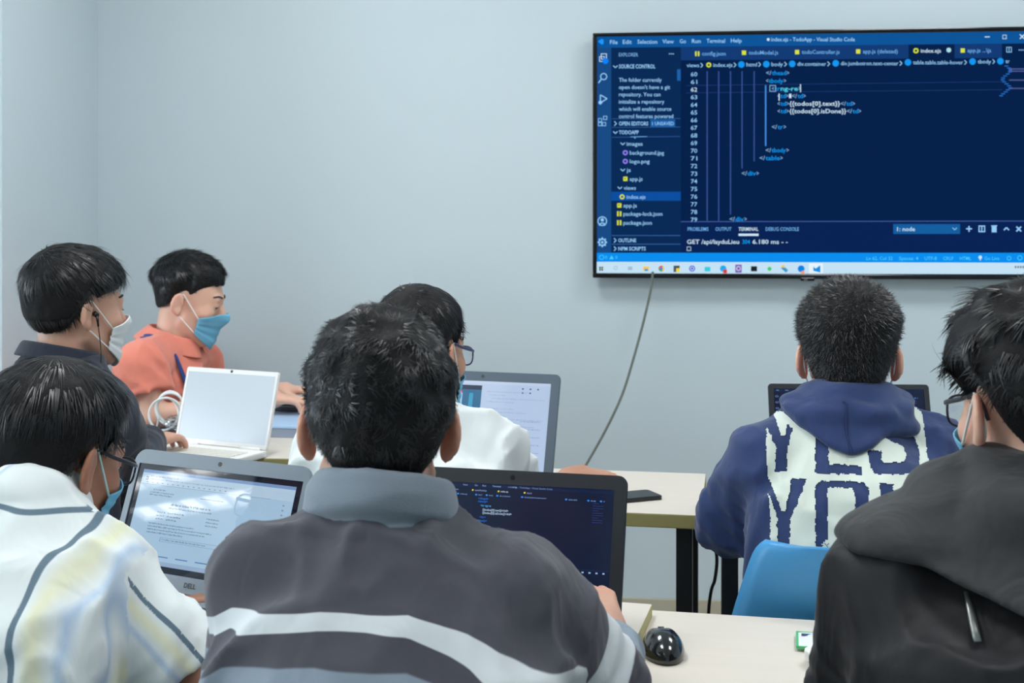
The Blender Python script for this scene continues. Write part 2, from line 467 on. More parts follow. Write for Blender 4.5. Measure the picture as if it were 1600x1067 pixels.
def text_geo(txt, bold=0.0, font=None):
    key = (txt, bold)
    if key in _tg: return _tg[key]
    cu = bpy.data.curves.new('t', 'FONT'); cu.body = txt; cu.size = 1.0; cu.resolution_u = 2; cu.offset = bold
    ob = bpy.data.objects.new('t', cu); col.objects.link(ob)
    dg = bpy.context.evaluated_depsgraph_get(); ev = ob.evaluated_get(dg); me = ev.to_mesh()
    vs = np.array([(v.co.x, v.co.y) for v in me.vertices]) / 0.69 if len(me.vertices) else np.zeros((0, 2))
    fs = [list(p.vertices) for p in me.polygons]
    ev.to_mesh_clear(); bpy.data.objects.remove(ob); bpy.data.curves.remove(cu)
    _tg[key] = (vs, fs); return vs, fs

# ------------------------------------------------------------------ television
TV_Y = 4.296
def tvp(px, py):
    u = (px-800)/FPX; d = TV_Y/(CA+u*SA); q = P(px, py, d); return q[0], q[2]
TX0 = tvp(926, 200)[0]; TX1 = TX0+1.432; TZ1 = tvp(927, 51.5)[1]; TZ0 = tvp(927, 434)[1]
tv = tag(empty('television', ((TX0+TX1)/2, WALL_Y, TZ0)), 'large wall-mounted flat television showing a dark blue code editor', 'television')
W2 = (TX1-TX0)/2; H = TZ1-TZ0
m_black = mat('black_plastic', C8(22, 24, 28), 0.35, bump=0.05, bscale=900)
m_blackg = mat('black_gloss', C8(14, 15, 18), 0.15)
f = MB(); bz = .0105; bb = .016
f.box((-W2, -.064, 0), (W2, -.03, bb), .003).box((-W2, -.064, H-bz), (W2, -.03, H), .003)
f.box((-W2, -.064, bb), (-W2+bz, -.03, H-bz), .003).box((W2-bz, -.064, bb), (W2, -.03, H-bz), .003)
f.build('bezel', m_blackg, tv)
MB().box((-W2+.004, -.058, .004), (W2-.004, -.03, H-.004)).box((-.42, -.03, .12), (.42, -.012, H-.12), .006).build('back_panel', m_black, tv)
MB().box((-.2, -.014, .2), (.2, 0, H-.2), .002).build('wall_bracket', m_black, tv)
lx = tvp(1262, 434)[0]-(TX0+TX1)/2
lg = MB().box((lx-.022, -.066, -.007), (lx+.022, -.045, .004), .002).build('logo_tab', m_blackg, tv)
vs, fs = text_geo('LG', 0.02)
np_mesh('logo', [(lx-.012+a*.006, -.0672, -.006+b*.006) for a, b in vs], fs, mat('logo_grey', C8(150, 155, 160), .4), lg, False)
# screen content, authored in local pixels (about 3 mm each) on the television's own plane
class TVD(Display):
    def pt(s, x, y, e):
        q = tvp(x, y); return np.array([q[0]-(TX0+TX1)/2, TV_Y-WALL_Y+.0045-e*1.0, q[1]-TZ0])
TVD.spec = 0.0; TVD.rough = .5
D = TVD((0, 0, 0), (1, 0, 0), (0, 0, 1), (0, -1, 0))
def build_plain(s, name, parent): return np_mesh(name, s.v, s.f, s.mats, parent, False, s.m)
NAVY = (4, 32, 74); NAVY2 = (10, 44, 92); SIDE = (8, 42, 86); ACT = (24, 74, 132); TIT = (12, 84, 152); TXT = (150, 205, 250); WHT = (205, 232, 250)
YEL = (214, 226, 70); CY = (20, 150, 240)
xL, xR = 933, 1603
def yt(x): return 57.5-(x-933)*0.0128       # top edge of the lit area drifts with the view
D.poly([(932.5, 57), (1606, 48.5), (1606, 430), (932.5, 430)], NAVY, .0000)
D.poly([(933, 57), (1606, 48.6), (1606, 67.5), (933, 74.5)], TIT, .0006)
D.poly([(933, 74.5), (955, 74.2), (955, 395), (932.6, 395)], ACT, .0006)
D.poly([(955, 74.2), (1064, 73), (1064, 395), (955, 395)], SIDE, .0006)
D.poly([(1064, 73), (1606, 67.5), (1606, 90), (1064, 94)], (18, 58, 116), .0006)
D.poly([(1420, 69.5), (1492, 68.7), (1492, 91), (1420, 91.5)], NAVY, .0010)
D.poly([(1566, 68), (1606, 67.5), (1606, 90), (1566, 90.5)], NAVY, .0010)
D.poly([(932.6, 395), (1606, 395), (1606, 410.5), (932.4, 409)], (10, 142, 238), .0008)
D.poly([(932.4, 409), (1606, 410.5), (1606, 428.5), (932.3, 427)], (196, 226, 244), .0008)
# title bar
D.poly([(934, 64.5), (940, 60.5), (943, 61.5), (943, 68.5), (940, 69.5)], (30, 150, 255), .0012)
for t, a, b in (('File', 953, 965), ('Edit', 973, 987), ('Selection', 996, 1027), ('View', 1035, 1053), ('Go', 1062, 1072), ('Run', 1081, 1095), ('Terminal', 1104, 1133), ('Help', 1142, 1159)):
    D.text(t, a, 68.6-(a-953)*.0128, 6.2, TXT, b, .0014, .012)
D.disc(1200.5, 61.5, 2.3, WHT, .0014)
D.text('index.ejs - TodoApp - Visual Studio Code', 1205, 64.2, 6.0, TXT, 1336, .0014, .012)
D.line(1539, 57.5, 1547, 57.4, 1.4, WHT, .0014)
D.ring(1570, 57.5, 4.6, 1.2, WHT, .0014, 4, 45, 405); D.line(1594, 53.5, 1601, 60.5, 1.5, WHT, .0014); D.line(1594, 60.5, 1601, 53.5, 1.5, WHT, .0014)
# activity bar
D.ring(943.5, 88, 6.5, 1.5, WHT, .0012, 4, 45, 405); D.ring(940.5, 92, 6, 1.4, WHT, .0013, 4, 45, 405); D.disc(946, 95, 4.8, (10, 130, 250), .0016)
D.ring(943.2, 119.5, 5.6, 1.5, TXT, .0012); D.line(939.2, 124, 935, 129.5, 1.8, TXT, .0012)
for q in (((938, 148), (948.5, 154)), ((948.5, 154), (938, 160.5)), ((938, 160.5), (938, 148))): D.line(*q[0], *q[1], 1.6, TXT, .0012)
D.disc(938, 160, 3.0, TXT, .0014)
for x, y in ((937.5, 187.5), (937.5, 193.8), (943.8, 193.8), (945.5, 184)): D.ring(x, y, 4.3, 1.3, TXT, .0012, 4, 45, 405)
D.ring(941, 345.5, 7.6, 1.6, TXT, .0012); D.disc(941, 343.5, 2.6, TXT, .0013); D.ring(941, 352.5, 5, 1.6, TXT, .0013, 8, 180, 360)
D.ring(941, 378.5, 6.0, 2.0, TXT, .0012); D.disc(941, 378.5, 2.0, TXT, .0013)
for k in range(8):
    a = k*math.pi/4; D.line(941+5*math.cos(a), 378.5+5*math.sin(a), 941+7.6*math.cos(a), 378.5+7.6*math.sin(a), 2.2, TXT, .0013)
def chev(x, y, down, c=TXT):
    if down: D.line(x-3.4, y-1.7, x, y+1.7, 1.3, c, .0014); D.line(x, y+1.7, x+3.4, y-1.7, 1.3, c, .0014)
    else: D.line(x-1.7, y-3.4, x+1.7, y, 1.3, c, .0014); D.line(x+1.7, y, x-1.7, y+3.4, 1.3, c, .0014)
# explorer
D.text('EXPLORER', 967, 88, 5.6, (120, 180, 235), 997, .0014, .006)
for k in range(3): D.disc(1046+k*3, 84, 1.0, TXT, .0014, 8)
chev(961.5, 104, True); D.text('SOURCE CONTROL', 967, 106.5, 6.0, TXT, 1024, .0014, .02)
for k, (t, b) in enumerate((('The folder currently', 1034), ("open doesn't have a git", 1047), ('repository. You can', 1032), ('initialize a repository', 1038), ('which will enable source', 1049), ('control features powered', 1052))):
    D.text(t, 967, 127.6+k*11.35, 6.0, TXT, b, .0014, .008)
D.rect(1058, 108, 1063.5, 126, (30, 96, 170), .0010)
D.line(956, 185.5, 1063, 185, .8, (50, 96, 160), .0010); D.line(956, 199, 1063, 198.3, .8, (50, 96, 160), .0010); D.line(956, 214.5, 1063, 213, .8, (50, 96, 160), .0010)
chev(961.5, 193, False); D.text('OPEN EDITORS', 967, 195.8, 5.8, TXT, 1013, .0014, .02)
D.rect(1016, 186.5, 1055, 198, (24, 92, 162), .0010); D.text('1 UNSAVED', 1019, 195.5, 5.4, TXT, 1053, .0014, .01)
chev(961.5, 206.8, True); D.text('TODOAPP', 967, 209.5, 5.8, TXT, 998, .0014, .02)
D.line(985, 213.8, 1011, 213.2, 1.0, (110, 170, 230), .0012); D.disc(992, 215, 1.4, (110, 170, 230), .0012, 8)
PUR = (150, 130, 250)
rows = [('images', 979, 1004, 227.5, 'v', 973), ('background.jpg', 984, 1037.5, 241.5, 'p', 977), ('logo.png', 984, 1015, 255, 'p', 977), ('js', 979, 985.5, 268.5, 'v', 973),
        ('app.js', 984, 1004, 282.5, 'y', 977), ('views', 974.5, 993.5, 296.5, 'v', 968.5), ('index.ejs', 979, 1008.5, 310.5, 'o', 972), ('app.js', 974, 995, 324, 'y', 967.5),
        ('package-lock.json', 974, 1035, 337, 'b', 967.5), ('package.json', 974, 1018.5, 351, 'b', 967.5)]
D.rect(955.2, 299.5, 1063.7, 313.6, (10, 78, 160), .0010)
for t, a, b, y, ic, ix in rows:
    D.text(t, a, y, 6.0, TXT, b, .0014, .008)
    if ic == 'v': chev(ix, y-3, True)
    elif ic == 'p': D.ring(ix, y-3, 4, 2.0, PUR, .0014)
    elif ic == 'y': D.rect(ix-3.2, y-6.5, ix+3.4, y+.3, YEL, .0014); D.rect(ix-1.4, y-4.5, ix+.6, y-2.5, SIDE, .0016)
    elif ic == 'o': D.ring(ix, y-3, 4, 2.0, YEL, .0014)
    elif ic == 'b': D.rect(ix-3.4, y-7, ix-.9, y+.8, YEL, .0014); D.rect(ix+.9, y-7, ix+3.4, y+.8, YEL, .0014)
D.line(956, 368, 1063, 368, .9, (60, 110, 175), .0010); D.line(956, 381.5, 1063, 381.5, .9, (60, 110, 175), .0010)
chev(961, 375.5, False); D.text('OUTLINE', 966, 378.3, 5.6, TXT, 994, .0014, .02)
chev(961, 388.5, False); D.text('NPM SCRIPTS', 966, 391.3, 5.6, TXT, 1009, .0014, .02)
# tabs
TC = (110, 175, 235)
for t, a, b, y, ic in (('config.json', 1097, 1134, 86.5, 'b'), ('todoModel.js', 1170, 1216, 85, 'y'), ('todoController.js', 1253, 1312, 84, 'y'), ('app.js (deleted)', 1348.5, 1403, 83, 'y'), ('index.ejs', 1439, 1470.5, 82, 'o'), ('app.js ...\\js', 1512, 1549, 81.5, 'y')):
    D.text(t, a, y, 6.0, WHT if t == 'index.ejs' else TC, b, .0016, .01)
    ix = a-7.5
    if ic == 'b': D.rect(ix-3.4, y-6.5, ix-.9, y+1, YEL, .0014); D.rect(ix+.9, y-6.5, ix+3.4, y+1, YEL, .0014)
    elif ic == 'y': D.rect(ix-3.2, y-6.2, ix+3.4, y+.6, YEL, .0014)
    else: D.ring(ix, y-3, 4.2, 2.2, YEL, .0014)
D.disc(1482.8, 78, 3.8, (170, 220, 230), .0016)
D.ring(1577, 77.5, 6, 1.4, TXT, .0016, 4, 45, 405); D.line(1577, 74, 1577, 81, 1.0, TXT, .0016)
for k in range(3): D.disc(1593+k*3, 78, 1.0, TXT, .0016, 8)
# breadcrumb
bc = [('views', 1073, 1092.5), ('index.ejs', 1114.5, 1144.5), ('html', 1166.5, 1183), ('body', 1205.5, 1223.5), ('div.container', 1246, 1291), ('div.jumbotron.text-center', 1314, 1404), ('table.table.table-hover', 1427, 1505), ('tbody', 1528, 1549), ('tr', 1571.5, 1578)]
for k, (t, a, b) in enumerate(bc):
    y = 104.8-(a-1073)*.0128
    D.text(t, a, y, 6.0, TXT, b, .0016, .006)
    if k == 1: D.ring(a-7, y-3, 4, 2.2, YEL, .0014)
    elif k > 1: D.disc(a-8, y-3, 5.2, CY, .0014)
    if k < len(bc)-1: chev(b+4, y-3, False)
# editor
D.line(1072, 133.5, 1566, 127.5, .8, (34, 60, 120), .0008); D.line(1072, 145, 1566, 140, .8, (34, 60, 120), .0008)
for k in range(20):
    D.text(str(60+k), 1079.5, 119-k*.02+k*11.98, 6.4, WHT if k == 2 else TXT, 1089.5, .0014, .006)
for x, y0, y1 in ((1105, 111, 345), (1123, 111, 345), (1141.5, 111, 335), (1159.5, 111, 263), (1178.5, 111, 252)): D.line(x, y0, x, y1, 1.6, (62, 84, 158), .0012)
D.line(1196.5, 133, 1196.5, 228, 2.2, (70, 140, 225), .0012)
def code(y, x, segs, h=6.6, cw=4.62):
    for t, c in segs:
        if t.strip(): D.text(t, x, y, h, c, x+len(t)*cw-.8, .0016, .012)
        x += len(t)*cw
G = (130, 170, 215)
code(117, 1197, [('</', G), ('thead', CY), ('>', G)])
code(129.3, 1197, [('<', G), ('tbody', CY), ('>', G)])
code(141.5, 1206, [('<', G), ('tr', CY), (' ng-re', (90, 220, 250)), ('>', G)]); D.ring(1207.5, 138, 7, 1.2, TXT, .0018, 4, 45, 405); D.line(1251, 131.5, 1251, 144, 1.4, WHT, .0018)
code(153, 1215, [('<', G), ('td', CY), ('>', G), ('1', WHT), ('</', G), ('td', CY), ('>', G)], cw=4.5); D.line(1217.5, 146, 1217.5, 157, 1.6, WHT, .0018)
code(165, 1215, [('<', G), ('td', CY), ('>', G), ('{{todos[0].text}}', WHT), ('</', G), ('td', CY), ('>', G)], cw=4.69)
code(176.7, 1215, [('<', G), ('td', CY), ('>', G), ('{{todos[0].isDone}}', WHT), ('</', G), ('td', CY), ('>', G)], cw=4.7)
code(201.5, 1206, [('</', G), ('tr', CY), ('>', G)])
code(237.8, 1196.5, [('</', G), ('tbody', CY), ('>', G)])
code(250, 1187, [('</', G), ('table', CY), ('>', G)])
code(274, 1159, [('</', G), ('div', CY), ('>', G)])
code(345.5, 1140, [('</', G), ('div', CY), ('>', G)])
# minimap
for k in range(16):
    y = 103+k*3.1; x = 1570+6*math.sin(k*.7)+(k > 11)*-3
    D.line(x, y, x+6, y, 1.5, (40, 110, 200), .0014)
for y in (107.5, 111, 125, 138): D.line(1577, y, 1604, y, 1.8, (80, 92, 150), .0014)
# terminal
D.poly([(1064, 346.5), (1606, 345.5), (1606, 395), (1064, 395)], (7, 34, 84), .0010)
D.line(1064, 346.3, 1606, 345.3, 1.1, (70, 100, 170), .0012)
for t, a, b, c in (('PROBLEMS', 1074.5, 1107, TC), ('OUTPUT', 1118, 1143, TC), ('TERMINAL', 1154, 1185, WHT), ('DEBUG CONSOLE', 1196.5, 1248.5, TC)): D.text(t, a, 360.6, 5.6, c, b, .0016, .01)
D.rect(1154, 365, 1185.5, 368.6, WHT, .0014)
D.text('GET /api/layduLieu', 1073.5, 381, 6.6, WHT, 1155, .0016, .01); D.text('304', 1160, 381, 6.6, CY, 1172, .0016, .012)
D.text('6.180 ms - -', 1176, 381, 6.6, WHT, 1231, .0016, .01); D.ring(1076.5, 388.6, 4.6, 1.0, WHT, .0016, 4, 45, 405)
D.rect(1396, 350, 1500.5, 365.5, (20, 94, 160), .0014); D.text('1: node', 1402, 361, 6.4, WHT, 1430, .0018, .01); chev(1492, 357.5, True)
D.line(1510, 357.5, 1519, 357.5, 2, TXT, .0014); D.line(1514.5, 353, 1514.5, 362, 2, TXT, .0014)
D.ring(1534.5, 357.5, 7.4, 2.4, TXT, .0014, 4, 45, 405); D.line(1534.5, 353, 1534.5, 362, 1.6, TXT, .0014)
D.rect(1550, 353.5, 1557.5, 363, TXT, .0014); D.rect(1549, 352, 1558.5, 353.4, TXT, .0014)
D.line(1569, 359.5, 1573, 355.5, 2, TXT, .0014); D.line(1573, 355.5, 1577, 359.5, 2, TXT, .0014)
D.line(1588.5, 354, 1596, 361.5, 2.2, TXT, .0014); D.line(1588.5, 361.5, 1596, 354, 2.2, TXT, .0014)
# status bar
SC = (70, 205, 255)
D.ring(940, 402, 4, 1, SC, .0014); D.text('0', 945.5, 404.5, 5, SC, 949, .0014); D.poly([(952, 405), (959, 405), (955.5, 398.6)], SC, .0014); D.text('0', 961.5, 404.5, 5, SC, 965, .0014)
for t, a, b in (('Ln 62, Col 32', 1354, 1395), ('Spaces: 4', 1405, 1435), ('UTF-8', 1445, 1464), ('CRLF', 1474, 1490), ('HTML', 1500, 1518), ('Go Live', 1538.5, 1562)): D.text(t, a, 406.3, 5.4, SC, b, .0014, .006)
D.disc(1532, 402, 2.8, WHT, .0014); D.line(1532, 402, 1532, 407, 1.5, WHT, .0014); D.ring(1577, 403.5, 3.5, 1, SC, .0014); D.ring(1594, 403, 4, 1.1, SC, .0014)
# task bar
for k in range(4): D.rect(936.2+(k % 2)*3.4, 416.8+(k//2)*3.4, 938.9+(k % 2)*3.4, 419.5+(k//2)*3.4, (40, 60, 60), .0014)
D.ring(962, 418.6, 3, .9, (150, 180, 200), .0014); D.rect(981, 416.5, 988, 422, (160, 190, 210), .0014)
D.rect(1005, 416.5, 1014, 423.5, (250, 200, 60), .0014); D.rect(1007, 420, 1012.5, 423.5, (50, 150, 230), .0016)
D.ring(1033.5, 419.6, 4.6, 2.4, (225, 70, 50), .0014, 6, 180, 300); D.ring(1033.5, 419.6, 4.6, 2.4, (245, 200, 40), .0014, 6, 300, 420); D.ring(1033.5, 419.6, 4.6, 2.4, (60, 165, 80), .0014, 6, 60, 180); D.disc(1033.5, 419.6, 2.1, (60, 130, 240), .0016)
D.rect(1052.5, 415, 1062, 425, (70, 80, 90), .0014); D.rect(1056.5, 419, 1062, 425, (240, 215, 60), .0016)
D.disc(1081.5, 419.6, 4.8, (60, 90, 210), .0014); D.ring(1081.5, 419.6, 3, 1, (230, 240, 250), .0016)
D.rect(1101, 417, 1110, 424, (60, 200, 220), .0014)
D.disc(1130, 419.6, 5, (20, 170, 235), .0014); D.rect(1130, 421, 1136, 427, (225, 60, 60), .0016)
D.rect(1149, 413.5, 1159, 426, (120, 90, 180), .0014); D.ring(1154, 419.5, 3.6, 1, (240, 240, 250), .0016)
D.rect(1173.5, 416, 1183, 424, (30, 34, 44), .0014); D.disc(1202.5, 420, 3.2, (70, 200, 110), .0014)
D.line(1222, 417, 1230, 424, 5, (60, 150, 200), .0014); D.rect(1221.5, 414.5, 1226, 418, (245, 200, 60), .0016)
D.disc(1252, 420, 5.4, (10, 130, 225), .0014); D.disc(1254.5, 425.5, 2.8, (240, 160, 120), .0016)
D.rect(1264, 411.5, 1286, 427.2, (228, 244, 250), .0011); D.poly([(1271, 416.5), (1278.5, 423), (1282, 425.8), (1282, 414.5), (1278.5, 416.8), (1271, 423)], (20, 140, 225), .0014)
for k in range(4): D.rect(1586+k*4, 415.5, 1588.6+k*4, 419, (110, 130, 150), .0014)
build_plain(D, 'display', tv)

# cable hanging from the television to behind the far table
m_cable = mat('grey_cable', C8(96, 104, 96), 0.55)
pts = [P(1020, 425, 4.27), P(1017, 452, 4.24), P(1004, 508, 4.2), P(987, 570, 4.15), P(970, 622, 4.1), P(942, 680, 4.05), P(911, 735, 4.0), P(895, 770, 3.98)]
pts.append(A3(pts[-1][0]-.06, 3.85, .4)); pts.append(A3(pts[-1][0]-.05, 3.8, .02)); pts.append(A3(pts[-1][0]-.3, 3.9, .006))
base = pts[-1].copy(); base[2] = 0
o = MB().tube([p-base for p in smooth_path(pts, 60)], .0042, 8).build('television_cable', m_cable, None, True, base)
tag(o, 'thin grey cable hanging down the wall from the television', 'cable')

# ------------------------------------------------------------------ tables
m_top = mat('table_cream', C8(222, 214, 202), 0.45, vary=0.04, vscale=3.0, bump=0.03, bscale=120)
nt = m_top.node_tree
for n in nt.nodes:
    if n.type == 'TEX_NOISE' and abs(n.inputs['Scale'].default_value-3.0) < .01:
        mp = nt.nodes.new('ShaderNodeMapping'); mp.inputs['Scale'].default_value = (0.6, 14, 1)
        src = n.inputs['Vector'].links[0].from_socket; nt.links.new(src, mp.inputs['Vector']); nt.links.new(mp.outputs[0], n.inputs['Vector'])
m_edge = mat('table_edge_band', C8(168, 160, 104), 0.5)
m_steel = mat('black_steel', C8(20, 23, 26), 0.4)
def table(corner, ang, w, depth, ztop, label, legs=((.04, .04), (.04, .04)), th=.03):
    """corner = front right corner on the floor plan; the top runs to -x and +y"""
    t = tag(empty('training_table', (corner[0], corner[1], 0), math.radians(ang)), label, 'table', 'cream training tables')
    bm = MB().box((-w, 0, ztop-th), (0, depth, ztop), .003)
    o = bm.build('tabletop', [m_top, m_edge], t)
    for p in o.data.polygons:
        if abs(p.normal.z) < 0.75: p.material_index = 1
    lw = .034
    for x, y in ((-.035, .04), (-.035, depth-.04), (-w+.035, .04), (-w+.035, depth-.04)):
        MB().box((x-lw/2, y-lw/2, 0), (x+lw/2, y+lw/2, ztop-th), .002).build('leg', m_steel, t)
    for x in (-.035, -w+.035):
        MB().box((x-.012, .06, ztop-th-.05), (x+.012, depth-.06, ztop-th-.01)).build('side_rail', m_steel, t)
    MB().box((-w+.05, depth-.052, ztop-th-.05), (-.05, depth-.028, ztop-th-.01)).build('back_rail', m_steel, t)
    return t
TZ = .72
table((.107, 2.68), -4.0, .92, .44, TZ, 'cream training table under the grey laptop with a bare right end')
table((1.33, 2.61), -3.0, 1.2, .44, TZ, 'cream training table in front of the person in the printed navy hoodie')
table((-.055, 1.625), -8.0, 1.2, .437, TZ, 'cream training table carrying the two laptops in the foreground')
table((1.132, 1.545), -5.5, 1.175, .437, .70, 'cream training table with the black mouse on it')
table((-.42, 3.19), -1.0, .90, .80, TZ, 'cream desk by the left wall with the white laptop and cables')

# ------------------------------------------------------------------ chairs
m_blue = mat('chair_blue', C8(76, 156, 212), 0.38, spec=0.4)
m_red = mat('chair_red', C8(214, 44, 26), 0.4)
m_leg = mat('chair_leg_metal', C8(70, 72, 76), 0.35, metal=0.8)
def chair(x, y, yaw, color, label, seat=.445, top=.80, group='moulded plastic chairs'):
    t = tag(empty('shell_chair', (x, y, 0), math.radians(yaw)), label, 'chair', group)
    # profile from the seat's front lip to the top of the back (y forward, z up), with half widths
    prof = [(.23, seat-.03, .19), (.215, seat-.005, .205), (.15, seat+.002, .215), (.03, seat-.012, .22), (-.08, seat-.01, .222), (-.15, seat+.012, .222), (-.188, seat+.06, .218),
            (-.205, seat+.13, .208), (-.22, seat+.22, .19), (-.235, top-.06, .165), (-.24, top-.018, .148), (-.242, top, .125)]
    pr = smooth_path([A3(a, b, c_) for a, b, c_ in prof], 34)
    nx = 15; vs = []
    for i, (yy, zz, hw) in enumerate(pr):
        s = i/(len(pr)-1)
        for k in range(nx):
            a = -1+2*k/(nx-1)
            lift = .02*abs(a)**3*(1-sstep(.45, .8, np.array([s]))[0]); fw = .045*abs(a)**2.5*sstep(.45, .75, np.array([s]))[0]
            ztrim = -.02*abs(a)**4*(s > .97)
            vs.append((a*hw, yy+fw, zz+lift+ztrim))
    fs = [[i*nx+k, i*nx+k+1, (i+1)*nx+k+1, (i+1)*nx+k] for i in range(len(pr)-1) for k in range(nx-1)]
    o = np_mesh('seat_shell', vs, fs, color, t, True)
    md = o.modifiers.new('thickness', 'SOLIDIFY'); md.thickness = .006; md.offset = 0
    for sx in (-1, 1):
        for a, b in ((.13, .20), (-.12, -.20)):
            MB().tube([A3(sx*.13, a, seat-.02), A3(sx*.2, b, .006)], [.012, .010], 10).build('leg', m_leg, t, True)
    MB().box((-.14, -.13, seat-.04), (.14, .14, seat-.022), .004).build('seat_plate', m_leg, t)
    return t

# ------------------------------------------------------------------ laptops
def laptop(hinge, ang, w, dp, lid, lean, label, shell, bezel, brd, keycol, draw, logo=None, corner=.012, chin=.03, topb=.02, side=.014, deck=None, name='laptop'):
    """hinge = world point at the middle of the hinge on the table; the base runs towards local -y"""
    t = tag(empty(name, (hinge[0], hinge[1], hinge[2]), math.radians(ang)), label, 'laptop', 'open laptops')
    b = MB().box((-w/2, -dp, 0), (w/2, 0, .017), .004); b.build('base', deck or shell, t)
    kb = MB(); kw = (w-.05)/15
    for r in range(6):
        for k in range(15):
            if r == 5 and 4 <= k <= 8:
                if k == 4: kb.box((-w/2+.025+k*kw+.001, -.045-r*.0185-.015, .017), (-w/2+.025+(k+5)*kw-.001, -.045-r*.0185, .0195))
                continue
            kb.box((-w/2+.025+k*kw+.001, -.045-r*.0185-.0155, .017), (-w/2+.025+(k+1)*kw-.001, -.045-r*.0185, .0195))
    kb.build('keyboard', keycol, t)['kind'] = 'stuff'
    MB().box((-.05, -dp+.012, .0168), (.05, -dp+.07, .0176), .0003).build('touchpad', bezel, t)
    for s in (-1, 1): MB().tube([A3(s*w*.33-.03, -.004, .017), A3(s*w*.33+.03, -.004, .017)], .006, 10).build('hinge', bezel, t, True)
    M = Matrix.Translation((0, 0, .018)) @ Matrix.Rotation(math.radians(-lean), 4, 'X') @ Matrix.Translation((0, 0, lid/2))
    l = MB(); l.plate(w, lid, .005, corner, M @ Matrix.Translation((0, .0035, 0)))
    lo = l.build('lid', shell, t)
    sw, sh = w-2*side, lid-chin-topb
    zc = (chin-topb)/2
    fr = MB(); fr.plate(w-.001, lid-.001, .0035, corner, M @ Matrix.Translation((0, -.0008, 0)), hole=(sw, sh, zc)); fr.build('screen_bezel', bezel, lo)
    cm = MB(); cm.plate(.007, .007, .0012, .0034, M @ Matrix.Translation((0, -.0030, lid/2-topb/2))); cm.build('webcam', m_blackg, lo)
    # display frame: origin at the upper left corner, x right, y down, unit = full width / height
    O = M @ Vector((-sw/2, -.0005, zc+sh/2)); ux = (M.to_3x3() @ Vector((sw, 0, 0))); uy = (M.to_3x3() @ Vector((0, 0, -sh))); n = M.to_3x3() @ Vector((0, -1, 0))
    D = Display(O, ux, uy, n); D.asp = sw/sh
    draw(D)
    np_mesh('display', D.v, D.f, D.mats, lo, False, D.m)
    if logo:
        vs, fs = text_geo(logo, .02)
        vv = [M @ Vector((a*.0075-.016, -.0032, -lid/2+chin*.38+bq*.0075)) for a, bq in vs]
        np_mesh('logo', vv, fs, mat('logo_dark', C8(40, 44, 50), .4), lo, False)
    return t
def dtext(D, t, x0, y, h, c, x1=None, bold=0.0):
    """text in display units; h is a fraction of the height"""
    vs, fs = text_geo(t, bold)
    if not len(vs): return
    mn = vs[:, 0].min(); w = vs[:, 0].max()-mn; sx = (x1-x0)/w if x1 else h/D.asp
    b = len(D.v); D.v += [D.pt(x0+(a-mn)*sx, y-q*h, .0008) for a, q in vs]
    D.f += [[b+i for i in f] for f in fs]; D.m += [D.mi(c)]*len(fs)
def draw_code(D):
    D.rect(0, 0, 1, 1, (5, 18, 48), 0)
    D.rect(0, 0, 1, .035, (8, 26, 62), .0003); D.rect(0, .93, 1, .965, (20, 110, 225), .0003); D.rect(0, .965, 1, 1, (150, 190, 235), .0003)
    x = .02
    for t in ('File', 'Edit', 'Selection', 'View', 'Go', 'Run', 'Terminal', 'Help'):
        dtext(D, t, x, .026, .015, (150, 180, 225)); x += .018+len(t)*.0105
    dtext(D, 'index.ejs - TodoApp - Visual Studio Code', .48, .026, .014, (120, 150, 205), .70)
    for k, t in enumerate(('config.json', 'todoModel.js', 'index.ejs', 'app.js')):
        D.rect(.17+k*.13, .055, .178+k*.13, .068, (225, 215, 70), .0006); dtext(D, t, .185+k*.13, .068, .014, (150, 175, 220) if k != 2 else (225, 235, 250))
    x = .17
    for t in ('views', 'index.ejs', 'html', 'body', 'div.container', 'div.jumbotron.text-center', 'table.table', 'tbody', 'tr'):
        D.disc(x, .1, .006, (40, 130, 240), .0006, 8, .008); dtext(D, t, x+.012, .106, .013, (130, 165, 220)); x += .022+len(t)*.0078
    for k in range(14): dtext(D, str(60+k), .155, .135+k*.033, .014, (70, 96, 150), .172)
    for y, x, t, c in ((.14, .335, '</thead>', (30, 110, 220)), (.165, .335, '<tbody>', (30, 110, 220)), (.20, .35, '<tr ng-re', (80, 170, 240)), (.235, .362, '{{todos[0].text}}</td>', (190, 215, 240)), (.262, .362, '{{todos[0].isDone}}</td>', (190, 215, 240)), (.30, .35, '</tr>', (30, 110, 220)), (.33, .335, '</tbody>', (30, 110, 220))):
        dtext(D, t, x, y, .018, c, bold=.008)
    for k in range(9): D.rect(.9, .12+k*.02, .93+.03*math.sin(k*2.1)**2, .125+k*.02, (40, 52, 110), .0005)
    D.rect(.14, .68, 1, .682, (40, 60, 100), .0005)
    for k in range(6): D.rect(.80+k*.033, .695, .81+k*.033, .708, (150, 180, 220), .0006)
    D.rect(.62, .695, .70, .708, (130, 160, 215), .0006)
    for k in range(5): D.ring(.02, .09+k*.07, .011, .004, (110, 140, 190), .0006, 8)
    for k in range(12): dtext(D, ['SOURCE CONTROL', 'OPEN EDITORS', 'TODOAPP', 'images', 'logo.png', 'js', 'app.js', 'views', 'index.ejs', 'app.js', 'package.json', 'OUTLINE'][k], .05, .1+k*.045, .014, (120, 150, 200))
def wordline(D, x0, y, h, c, x1, seed=0):
    """a line of print too small to read: a run of word-sized marks made of letter strokes"""
    r = random.Random(seed*7+int(y*1000)); x = x0
    while x < x1:
        n = r.randint(2, 6)
        for k in range(n):
            if x > x1: break
            hh = h*r.choice((.7, .7, 1.0)); D.rect(x, y-hh, x+h*.34/D.asp, y-hh*r.choice((0, 0, .35)), c, .0006); x += h*.62/D.asp
        x += h*.5/D.asp
